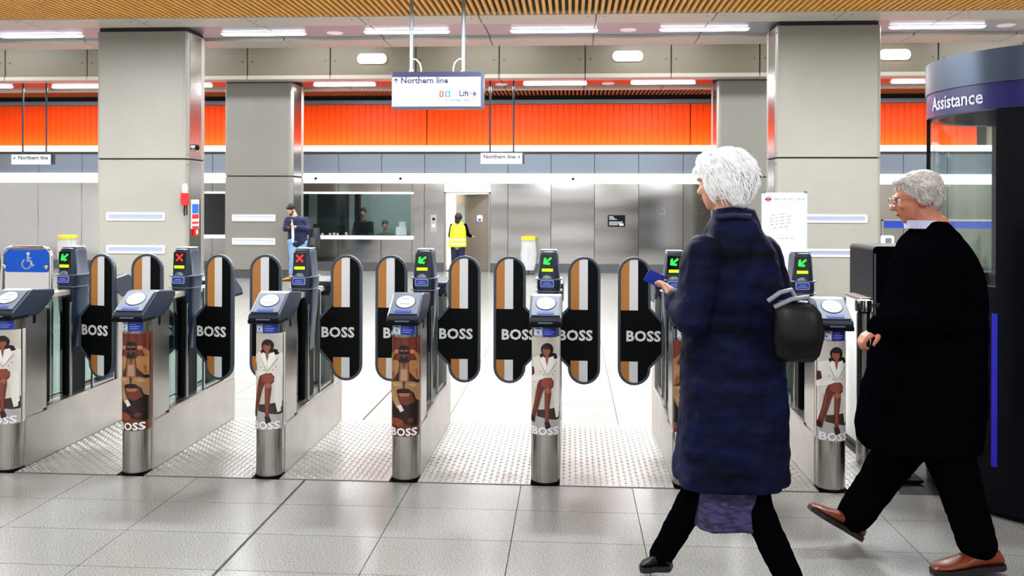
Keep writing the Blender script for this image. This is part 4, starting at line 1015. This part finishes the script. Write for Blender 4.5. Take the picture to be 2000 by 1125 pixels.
def hand(mb, wrist, palm_dir, palm_n, s=1.0, curl=.5, thumb=1):
    w_ = Vector(wrist); d = Vector(palm_dir).normalized(); n = Vector(palm_n); n = (n - d * n.dot(d)).normalized(); sd = d.cross(n)
    mb.caps(w_, w_ + d * .03 * s, .024 * s, .027 * s)
    for q in (-.026, -.009, .009, .026): mb.caps(w_ + d * .02 * s + sd * q * .7 * s, w_ + d * .085 * s + sd * q * s, .015 * s, .0125 * s)
    for i, (q, ln) in enumerate(((-.03, .066), (-.010, .078), (.010, .074), (.03, .058))):
        b0 = w_ + d * .085 * s + sd * q * s; dirv = d; p = b0
        for j in range(3):
            ang = curl * (j + .6); dv = (d * math.cos(ang) + n * math.sin(ang)); p2 = p + dv * ln * s * (.42, .32, .26)[j]; mb.caps(p, p2, (.0098, .009, .0082)[j] * s, (.009, .0082, .007)[j] * s, 8); p = p2
    tb = w_ + d * .025 * s + sd * (-.028 * thumb) * s
    t1 = tb + (d * .6 - sd * .7 * thumb + n * .3).normalized() * .04 * s; t2 = t1 + (d * .85 - sd * .15 * thumb + n * .4).normalized() * .034 * s; mb.caps(tb, t1, .014 * s, .011 * s, 8); mb.caps(t1, t2, .011 * s, .0085 * s, 8)
def ringw(c, hw, hd, ang=0, n=28, sq=.8, z=None, rnd=0):
    ca, sa = math.cos(ang), math.sin(ang); out = []
    for i in range(n):
        t = 2 * PI * i / n; x = hw * math.copysign(abs(math.cos(t)) ** sq, math.cos(t)); y = hd * math.copysign(abs(math.sin(t)) ** sq, math.sin(t))
        q = 1 + rnd * math.sin(t * 5 + c[2] * 4); out.append((c[0] + (x * ca - y * sa) * q, c[1] + (x * sa + y * ca) * q, c[2]))
    return out
def shoe(toe, heel, root, material, w_=.047, h=.085, name='shoe', roll=0):
    toe = Vector(toe); heel = Vector(heel); d = (toe - heel); L = d.length; d.normalize(); sd = d.cross(Vector((0, 0, 1))).normalized(); up = sd.cross(d)
    m = MB(); R_ = []
    for t_, wd, ht in ((0.0, .5, .6), (.06, .75, .95), (.25, .8, 1.1), (.42, .85, .95), (.6, .98, .66), (.8, 1.0, .5), (.93, .75, .42), (1, .4, .3)):
        c = heel + d * L * t_; R_.append([c + sd * w_ * wd * math.cos(a_) + up * (.018 + (h * ht - .018) * (.5 + .5 * math.sin(a_))) for a_ in [2 * PI * i / 18 for i in range(18)]])
    m.loft(R_); s_ = put(name, m, material, root, smooth=60)
    m = MB(); R_ = []
    for t_, wd in ((-.01, .55), (.06, .82), (.3, .78), (.45, .75), (.6, .98), (.8, 1.05), (.94, .8), (1.01, .42)):
        c = heel + d * L * t_; R_.append([c + sd * w_ * wd * q + up * r for q, r in ((-1, 0), (1, 0), (1, .022), (-1, .022))])
    m.loft(R_); put('sole', m, 'sole', s_)
    lc = MB()
    for t_ in (.5, .56, .62): c = heel + d * L * t_; hh = h * (.8 - (t_ - .5) * 1.6); lc.caps(c + sd * .018 + up * hh, c - sd * .018 + up * hh, .003, .003, 6)
    put('laces', lc, 'leather_black', s_); return s_
def strands(c, F_, s, n, length, rad, droop, name, material, root, seed, cover=-.15, rr=(.084, .104, .1)):
    random.seed(seed); m = MB(); c = Vector(c)
    for i in range(n):
        z = random.uniform(cover, 1); a_ = random.uniform(0, 2 * PI); rxy = math.sqrt(max(0, 1 - z * z)); u_ = Vector((rxy * math.cos(a_), rxy * math.sin(a_), z))
        if u_.y > .35 and u_.z < .42: continue
        p = Vector((u_.x * rr[0], u_.y * rr[1] - .014, u_.z * rr[2] + .03)) * s; nrm = u_.copy()
        tang = Vector((random.uniform(-1, 1) * .5, -.5 + random.uniform(-.4, .4), -droop)); tang = (tang - nrm * tang.dot(nrm) * .85).normalized(); pts = []; L_ = length * random.uniform(.6, 1.2) * s
        q = p.copy()
        for j in range(5):
            pts.append(c + F_ @ q); q = q + (tang * .85 + nrm * (.42 - .16 * j)).normalized() * L_ / 4
        m.tube(pts, [rad, rad, rad * .9, rad * .7, rad * .25], 4, cap=False)
    return put(name, m, material, root, smooth=60)

# ---- white-haired walker
Yw = 3.68
woman_F = frame_of((-.74, .67, -.08))
hc = at(1410, 358, Yw); mb = MB(); S_ = 1.0
head(mb, hc, woman_F, S_)
nb = at(1432, 452, Yw); mb.caps(hc + Vector((.02, -.0, -.07)), nb, .058, .066)
shL, shR = at(1372, 500, 3.56), at(1488, 496, 3.84); elL = at(1352, 628, 3.50); wrL = at(1322, 592, 3.60); elR = at(1528, 634, 3.80); wrR = at(1490, 690, 3.98)
pel = at(1425, 770, Yw); chest = at(1425, 560, Yw)
mb.caps(nb, chest, .07, .12); mb.caps(chest, pel, .12, .13); mb.caps(shL, shR, .05, .05)
mb.caps(shL, elL, .048, .038); mb.caps(elL, wrL, .038, .026); mb.caps(shR, elR, .048, .038); mb.caps(elR, wrR, .038, .026)
hipL, hipR = at(1400, 790, 3.62), at(1450, 790, 3.76); knL, knR = at(1362, 962, 3.66), at(1474, 985, 3.62); anL, anR = at(1292, 1083, 3.70), at(1540, 1128, 3.48)
mb.caps(hipL, knL, .08, .052); mb.caps(knL, anL, .05, .036); mb.caps(hipR, knR, .08, .052); mb.caps(knR, anR, .05, .036); mb.caps(hipL, hipR, .08, .08)
hd_dir = (at(1298, 545, 3.70) - wrL); hand(mb, wrL, hd_dir, Vector((-.6, .2, -.7)), 1.0, .45, 1); hand(mb, wrR, Vector((-.5, .3, -.7)), Vector((-1, 0, 0)), 1.0, .5)
woman = remesh(mb, 'person', 'skin', .0062)
tag(woman, 'white-haired person in a long navy coat walking past the gates', 'person')
face_bits(hc, woman_F, S_, woman, 'hair_white')
hm = MB(); LL = lambda x, y, z: hc + woman_F @ (Vector((x, y, z)) * S_)
hm.ell(LL(0, -.03, .05), (.100 * S_, .108 * S_, .092 * S_), woman_F, 24, 16); hm.ell(LL(0, .035, .095), (.075, .07, .045), woman_F); hm.ell(LL(0, -.07, -.01), (.088, .06, .08), woman_F); hm.ell(LL(0, -.075, -.06), (.062, .04, .05), woman_F)
for sx in (-1, 1): hm.ell(LL(sx * .078, -.03, .0), (.028, .05, .06), woman_F)
hair = remesh(hm, 'hair', 'hair_white', .008, woman, 2, disp=.03, dscale=.035)
strands(hc, woman_F, S_, 1500, .07, .0030, .9, 'hair_strands', 'hair_white', hair, 5, -.55, (.094, .112, .102))
# trousers, skirt, coat
mb = MB()
mb.caps(hipL, knL, .095, .066); mb.caps(knL, anL + Vector((0, 0, -.0)), .066, .05); mb.caps(hipR, knR, .095, .068); mb.caps(knR, anR, .068, .055); mb.caps(hipL + Vector((0, 0, .08)), hipR + Vector((0, 0, .08)), .1, .1)
remesh(mb, 'trousers', 'black_cloth', .011, woman, 3, disp=.012, dscale=.06)
def rg(u0, u1, v, Y, hd, ang=.0, rnd=0):
    a, b = at(u0, v, Y), at(u1, v, Y); return ringw(((a.x + b.x) / 2, Y, (a.z + b.z) / 2), (b.x - a.x) / 2, hd, ang, rnd=rnd)
mb = MB().loft([rg(1372, 1470, 760, 3.69, .12, .2), rg(1352, 1484, 900, 3.69, .14, .2, .02), rg(1345, 1492, 975, 3.69, .15, .2, .04), rg(1342, 1492, 1018, 3.69, .155, .2, .06)])
remesh(mb, 'skirt', 'skirt', .010, woman, 2, disp=.01, dscale=.05)
mb = MB().loft([rg(1396, 1472, 405, Yw, .065, .3), rg(1388, 1478, 428, Yw, .085, .3), rg(1372, 1492, 458, Yw, .11, .35), rg(1338, 1520, 495, Yw, .135, .4), rg(1326, 1532, 560, Yw, .15, .3, .01), rg(1330, 1530, 660, Yw, .15, .2, .015), rg(1326, 1532, 790, Yw, .19, .1, .03), rg(1318, 1536, 880, Yw, .20, .1, .04), rg(1314, 1538, 938, Yw, .205, .1, .05)])
mb.caps(shL, elL, .082, .070); mb.caps(elL, wrL + (wrL - elL) * .0, .068, .056); mb.caps(shR, elR, .084, .072); mb.caps(elR, wrR, .068, .055)
coat = remesh(mb, 'coat', 'navy_coat', .0105, woman, 3, disp=.022, dscale=.07)
m = MB().tube([at(1398, 425, 3.60), at(1432, 420, 3.575), at(1466, 424, 3.60)], .012, 8); put('collar_piping', m, 'navy_jacket', coat, smooth=60)
m = MB().ring([(p[0], p[1]) for p in ringw((0, 0, 0), .01, .01)], [(p[0], p[1]) for p in ringw((0, 0, 0), .008, .008)], 0, .002, 'z')
shoe(at(1252, 1112, 3.72), at(1312, 1112, 3.68), woman, 'leather_black'); q = shoe((anR.x - .16, 3.44, .012), (anR.x + .07, 3.50, .05), woman, 'leather_black')
# shoulder bag
a = at(1497, 585, 3.50); b = at(1594, 702, 3.50)
bag = thing('handbag', 'black leather bag with grey straps under the walker\'s arm', 'bag', ((a.x + b.x) / 2 + .01, 3.46, b.z))
W_, H_ = b.x - a.x, a.z - b.z
put('body', MB().loft([ringw((0, 0, 0), W_ / 2 * .7, .03, 0, 24, .8), ringw((0, 0, H_ * .1), W_ / 2 * .9, .05, 0, 24, .8), ringw((.005, 0, H_ * .45), W_ / 2 * 1.04, .06, 0, 24, .7), ringw((0, 0, H_ * .8), W_ / 2 * .95, .045, 0, 24, .7), ringw((-.01, 0, H_ * .95), W_ / 2 * .8, .03, 0, 24, .8), ringw((-.015, 0, H_), W_ / 2 * .6, .018, 0, 24, .9)]), 'leather_black', bag, smooth=50)
for i, (u0, v0, u1, v1) in enumerate(((1500, 588, 1545, 566), (1512, 600, 1578, 580))):
    p0, p1 = at(u0, v0, 3.44), at(u1, v1, 3.44); l = Vector((bag.location)); put('strap', MB().tube([p0 - l, (p0 + p1) / 2 - l + Vector((0, -.01, .012)), p1 - l, p1 - l + Vector((.03, .02, -.05))], .009, 8), 'grey_strap', bag, smooth=60)
card = tag(put('travel_card', MB().prism(rrect(-.043, .043, -.027, .027, .004), -.0006, .0006), 'blue_label'), 'blue travel card held out by the white-haired person', 'card')
cp = wrL + hd_dir.normalized() * .17; card.location = cp + Vector((-.03, 0, -.02)); card.rotation_euler = (.3, .4, .5)

# ---- man in black coat
Ym = 3.98
man_F = frame_of((-.97, .1, -.16)); hc = at(1788, 389, Ym); S_ = .93
mb = MB(); head(mb, hc, man_F, S_)
nb = at(1822, 452, Ym); mb.caps(hc + Vector((.03, 0, -.06)), nb, .06, .07)
shL, shR = at(1845, 500, 3.80), at(1812, 498, 4.18); elL = at(1838, 625, 3.76); wrL = at(1722, 640, 3.84); elR = at(1800, 620, 4.2); wrR = at(1760, 700, 4.10)
chest = at(1830, 570, Ym); pel = at(1826, 770, Ym)
mb.caps(nb, chest, .08, .14); mb.caps(chest, pel, .14, .14); mb.caps(shL, elL, .05, .042); mb.caps(elL, wrL, .04, .03); mb.caps(shR, elR, .05, .042); mb.caps(elR, wrR, .04, .03)
hipL, hipR = at(1822, 800, 3.90), at(1815, 800, 4.06); knR, anR = at(1742, 900, 4.10), at(1668, 1012, 4.14); knL, anL = at(1868, 930, 3.86), at(1908, 1058, 3.84)
mb.caps(hipL, knL, .085, .056); mb.caps(knL, anL, .055, .04); mb.caps(hipR, knR, .085, .056); mb.caps(knR, anR, .055, .04)
hand(mb, wrL, Vector((-.8, .0, -.45)), Vector((.3, .1, -1)), .95, .85, -1); hand(mb, wrR, Vector((-.6, 0, -.7)), Vector((-.6, 0, .3)), 1.0, .5)
man = remesh(mb, 'person', 'skin_red', .0062); tag(man, 'grey-haired person in a black overcoat striding left', 'person')
face_bits(hc, man_F, S_, man)
LL = lambda x, y, z: hc + man_F @ (Vector((x, y, z)) * S_)
hm = MB(); hm.ell(LL(0, -.03, .05), (.088, .095, .078), man_F, 24, 16); hm.ell(LL(0, .025, .09), (.062, .062, .03), man_F); hm.ell(LL(0, -.075, -.01), (.07, .038, .062), man_F)
for sx in (-1, 1): hm.ell(LL(sx * .07, -.03, .01), (.02, .035, .045), man_F)
hair = remesh(hm, 'hair', 'hair_grey', .008, man, 2, disp=.012, dscale=.03); strands(hc, man_F, S_, 1000, .042, .0024, .5, 'hair_strands', 'hair_grey', hair, 9, -.45, (.084, .099, .092))
gl = MB()
for sx in (-1, 1): gl.tube([LL(sx * .033 + .024 * math.cos(t_), .105, .002 + .019 * math.sin(t_)) for t_ in [2 * PI * i / 14 for i in range(15)]], .0016, 6); gl.tube([LL(sx * .057, .104, .004), LL(sx * .078, .06, .006), LL(sx * .084, -.005, .004)], .0016, 6)
gl.tube([LL(-.009, .107, .004), LL(.009, .107, .004)], .0016, 6); put('glasses', gl, 'chrome', man)
mb = MB(); mb.caps(hipL, knL, .12, .092); mb.caps(knL, anL, .09, .08); mb.caps(hipR, knR, .13, .098); mb.caps(knR, anR + Vector((.0, 0, .01)), .095, .078); mb.caps(hipL + Vector((0, 0, .08)), hipR + Vector((0, 0, .08)), .12, .12)
remesh(mb, 'trousers', 'black_cloth', .011, man, 3, disp=.012, dscale=.06)
mb = MB().loft([rg(1795, 1846, 432, Ym, .075), rg(1780, 1862, 452, Ym, .11), rg(1762, 1882, 478, Ym, .19), rg(1746, 1900, 515, Ym, .235), rg(1736, 1914, 580, Ym, .23), rg(1712, 1916, 670, Ym, .22), rg(1688, 1916, 760, Ym, .22, 0, .02), rg(1676, 1912, 830, Ym, .22, 0, .03), rg(1680, 1905, 872, Ym, .22, 0, .04)])
mb.caps(shL, elL, .088, .074); mb.caps(elL, wrL, .07, .058); mb.caps(shR, elR, .085, .074); mb.caps(elR, wrR, .07, .058)
coat = remesh(mb, 'overcoat', 'black_coat', .0105, man, 3, disp=.02, dscale=.09)
m = MB().loft([ringw(tuple(at(1806, 446, Ym)), .078, .078, 0), ringw(tuple(at(1800, 430, Ym)), .07, .07, 0)]); put('shirt_collar', m, 'shirt', man, smooth=60)
shoe(at(1580, 990, 4.12) + Vector((0, 0, -.01)), at(1678, 1054, 4.14), man, 'leather_brown', .052, .09)
hl = at(1958, 1095, 3.84); shoe((hl.x - .29, 3.82, .004), (hl.x, 3.84, .03), man, 'leather_brown', .052, .09)

# ---- man with phone by the column
Yb = 17.35
bF = frame_of((-.55, -.7, -.62)); hc = at(569, 410, Yb); mb = MB(); head(mb, hc, bF, .88)
J = lambda u, v, dy=0: at(u, v, Yb + dy)
nb = J(577, 425); mb.caps(hc + Vector((.03, .02, -.04)), nb, .05, .055)
mb.caps(nb, J(580, 445), .06, .11); mb.caps(J(580, 445), J(580, 470), .11, .1); shl, shr = J(563, 430, -.02), J(597, 430, .03)
ell_, elr_ = J(558, 447, -.08), J(602, 448, -.06); wl_, wr_ = J(563, 444, -.25), J(576, 443, -.28)
for a_, b_, c_ in ((shl, ell_, wl_), (shr, elr_, wr_)): mb.caps(a_, b_, .045, .036); mb.caps(b_, c_, .034, .025)
hand(mb, wl_, Vector((.2, -.3, .8)), Vector((1, 0, 0)), .8, .6); hand(mb, wr_, Vector((-.7, -.2, .4)), Vector((0, 0, -1)), .8, .6)
hl_, hr_ = J(572, 472), J(590, 472); kl, kr = J(572, 505, -.05), J(592, 507, .0); al, ar = J(570, 535, 0), J(596, 537, .05)
for a_, b_, c_ in ((hl_, kl, al), (hr_, kr, ar)): mb.caps(a_, b_, .075, .05); mb.caps(b_, c_, .05, .035)
bm_ = remesh(mb, 'person', 'skin', .008); tag(bm_, 'bearded person in navy jacket and jeans looking at a phone', 'person')
hm = MB(); L_ = lambda x, y, z: hc + bF @ (Vector((x, y, z)) * .88); hm.ell(L_(0, -.03, .05), (.082, .092, .08), bF); hm.ell(L_(0, .03, .085), (.06, .05, .03), bF); remesh(hm, 'hair', 'hair_dark', .01, bm_)
hm = MB(); hm.ell(L_(0, .055, -.075), (.045, .04, .035), bF); hm.ell(L_(.05, .02, -.05), (.015, .04, .04), bF); hm.ell(L_(-.05, .02, -.05), (.015, .04, .04), bF); remesh(hm, 'beard', 'hair_dark', .008, bm_)
mb = MB(); mb.caps(J(580, 432), J(579, 474), .115, .112)
for a_, b_, c_ in ((shl, ell_, wl_), (shr, elr_, wr_)): mb.caps(a_, b_, .075, .06); mb.caps(b_, b_ + (c_ - b_) * .8, .058, .048)
mb.caps(J(568, 432), J(594, 432), .08, .08); mb.caps(J(588, 445), J(588, 470), .12, .13); mb.caps(J(572, 445), J(571, 470), .09, .09)
jk = remesh(mb, 'jacket', 'navy_jacket', .012, bm_, 3, disp=.02, dscale=.08)
put('shirt_front', MB().loft([ringw(tuple(J(572, 429, -.04)), .03, .045), ringw(tuple(J(573, 450, -.07)), .036, .06), ringw(tuple(J(574, 473, -.05)), .03, .07)]), 'white_paint', bm_, smooth=60)
mb = MB()
for a_, b_, c_ in ((hl_, kl, al), (hr_, kr, ar)): mb.caps(a_, b_, .095, .07); mb.caps(b_, c_, .07, .06)
mb.caps(hl_, hr_, .11, .11); remesh(mb, 'jeans', 'jeans', .012, bm_, 3, disp=.012)
shoe((al.x - .14, Yb - .14, .0), (al.x + .05, Yb + .04, 0), bm_, 'tan_boot', .05, .11, 'boot'); shoe((ar.x - .06, Yb - .16, .0), (ar.x + .06, Yb + .06, 0), bm_, 'tan_boot', .05, .11, 'boot')
bp = thing('backpack', 'dark grey backpack on the phone user\'s back', 'bag', tuple(J(614, 465, .24))); put('pack', MB().loft([ringw((0, 0, -.2), .09, .1), ringw((0, 0, 0), .12, .12), ringw((0, 0, .2), .09, .09)]), 'rod_dark', bp, smooth=60); put('pocket', MB().loft([ringw((-.02, -.11, -.14), .06, .03), ringw((-.02, -.12, .02), .06, .03)]), 'kick', bp, smooth=60)
pf = tag(put('phone', MB().prism(rrect(-.035, .035, -.07, .07, .008), -.004, .004), 'black_plastic'), 'phone in the hands of the person by the column', 'phone'); pf.location = (wl_ + wr_) / 2 + Vector((-.02, -.06, .07)); pf.rotation_euler = (-.5, 0, -.6)

# ---- staff member in hi-vis at the door
Yv = 19.55
vF = frame_of((.35, .93, -.05)); hc = at(896, 427, Yv); mb = MB(); head(mb, hc, vF, .88); J = lambda u, v, dy=0: at(u, v, Yv + dy)
mb.caps(hc + Vector((0, 0, -.05)), J(895, 438), .045, .05); mb.caps(J(895, 440), J(893, 480), .1, .11)
sl_, sr_ = J(883, 441), J(908, 441); e1, e2 = J(879, 460, .0), J(914, 458, .05); w1, w2 = J(884, 476, -.0), J(920, 462, .22)
for a_, b_, c_ in ((sl_, e1, w1), (sr_, e2, w2)): mb.caps(a_, b_, .042, .034); mb.caps(b_, c_, .032, .024)
hand(mb, w1, Vector((0, .1, -1)), Vector((1, 0, 0)), .8, .4); hand(mb, w2, Vector((.6, .5, 0)), Vector((0, 0, -1)), .8, .4)
for u in (888, 901): mb.caps(J(u, 484), J(u - 1, 512), .075, .05); mb.caps(J(u - 1, 512), J(u - 2, 533), .05, .035)
sv = remesh(mb, 'person', 'skin_tan', .008); tag(sv, 'staff member in yellow hi-vis vest pulling the steel door', 'person')
hm = MB(); L_ = lambda x, y, z: hc + vF @ (Vector((x, y, z)) * .88); hm.ell(L_(0, -.025, .04), (.088, .1, .088), vF); hm.ell(L_(0, -.07, -.05), (.07, .045, .09), vF); hm.ell(L_(0, -.05, .11), (.045, .045, .035), vF); remesh(hm, 'hair', 'hair_dark', .01, sv)
mb = MB().loft([ringw(tuple(J(895, 433)), .08, .07), ringw(tuple(J(895, 442)), .17, .1), ringw(tuple(J(894, 465)), .18, .13), ringw(tuple(J(893, 482)), .2, .14)]); vest = remesh(mb, 'hi_vis_vest', 'hivis', .012, sv, 2, disp=.01)
for v_ in (468, 476): c_ = J(893.5, v_); m = MB().ring([(p[0], p[1]) for p in ringw(tuple(c_), .192, .14)], [(p[0], p[1]) for p in ringw(tuple(c_), .17, .12)], c_.z - .018, c_.z + .018, 'z'); put('reflective_band', m, 'reflective', vest)
mb = MB()
for a_, b_, c_ in ((sl_, e1, w1), (sr_, e2, w2)): mb.caps(a_, b_, .055, .045); mb.caps(b_, b_ + (c_ - b_) * .85, .045, .035)
remesh(mb, 'sleeves', 'black_cloth', .012, sv)
mb = MB()
for u in (888, 901): mb.caps(J(u, 484), J(u - 1, 512), .092, .068); mb.caps(J(u - 1, 512), J(u - 2, 531), .068, .058)
remesh(mb, 'trousers', 'navy_jacket', .012, sv)
for u in (886, 899): p_ = J(u, 530); shoe((p_.x + .03, Yv + .17, 0), (p_.x - .01, Yv - .07, 0), sv, 'leather_black', .045, .08)

# ---- two staff behind the office glass
def sitter(u, v, Y, lab, cloth, seat=.5):
    hc = at(u, v, Y); F_ = frame_of((.1, -1, -.25)); mb = MB(); head(mb, hc, F_, .95); ch = hc + Vector((0, .03, -.38)); mb.caps(hc + Vector((0, .02, -.06)), hc + Vector((0, .03, -.18)), .05, .055); mb.caps(ch + Vector((0, 0, .1)), ch + Vector((0, 0, -.25)), .12, .12)
    mb.caps(ch + Vector((0, 0, -.25)), Vector((ch.x, ch.y, .02)), .1, .06)
    for s_ in (-1, 1):
        sh = ch + Vector((s_ * .17, 0, .12)); el = ch + Vector((s_ * .22, -.05, -.15)); wr = ch + Vector((s_ * .1, -.28, -.16)); mb.caps(sh, el, .045, .036); mb.caps(el, wr, .034, .025); hand(mb, wr, Vector((-s_ * .2, -.8, -.1)), Vector((0, 0, -1)), .85, .3)
    o = remesh(mb, 'person', 'skin_tan', .012); tag(o, lab, 'person')
    hm = MB(); hm.ell(hc + F_ @ Vector((0, -.025, .045)), (.085, .098, .085), F_); remesh(hm, 'hair', 'hair_dark', .012, o)
    mb = MB().caps(ch + Vector((0, 0, .08)), Vector((ch.x, ch.y, .5)), .15, .15)
    for s_ in (-1, 1): sh = ch + Vector((s_ * .17, 0, .12)); el = ch + Vector((s_ * .22, -.05, -.15)); wr = ch + Vector((s_ * .1, -.28, -.16)); mb.caps(sh, el, .07, .058); mb.caps(el, wr, .055, .045)
    remesh(mb, 'jumper', cloth, .014, o); m = MB(); m.caps(Vector((ch.x, ch.y, .6)), Vector((ch.x, ch.y, .05)), .14, .12); remesh(m, 'trousers', 'monitor', .016, o)
sitter(709, 416, 21.5, 'person in teal behind the office glass, right of the mullion', 'teal_cloth'); sitter(752, 440, 21.4, 'grey-clad person behind the glass at the right of the office', 'kick')
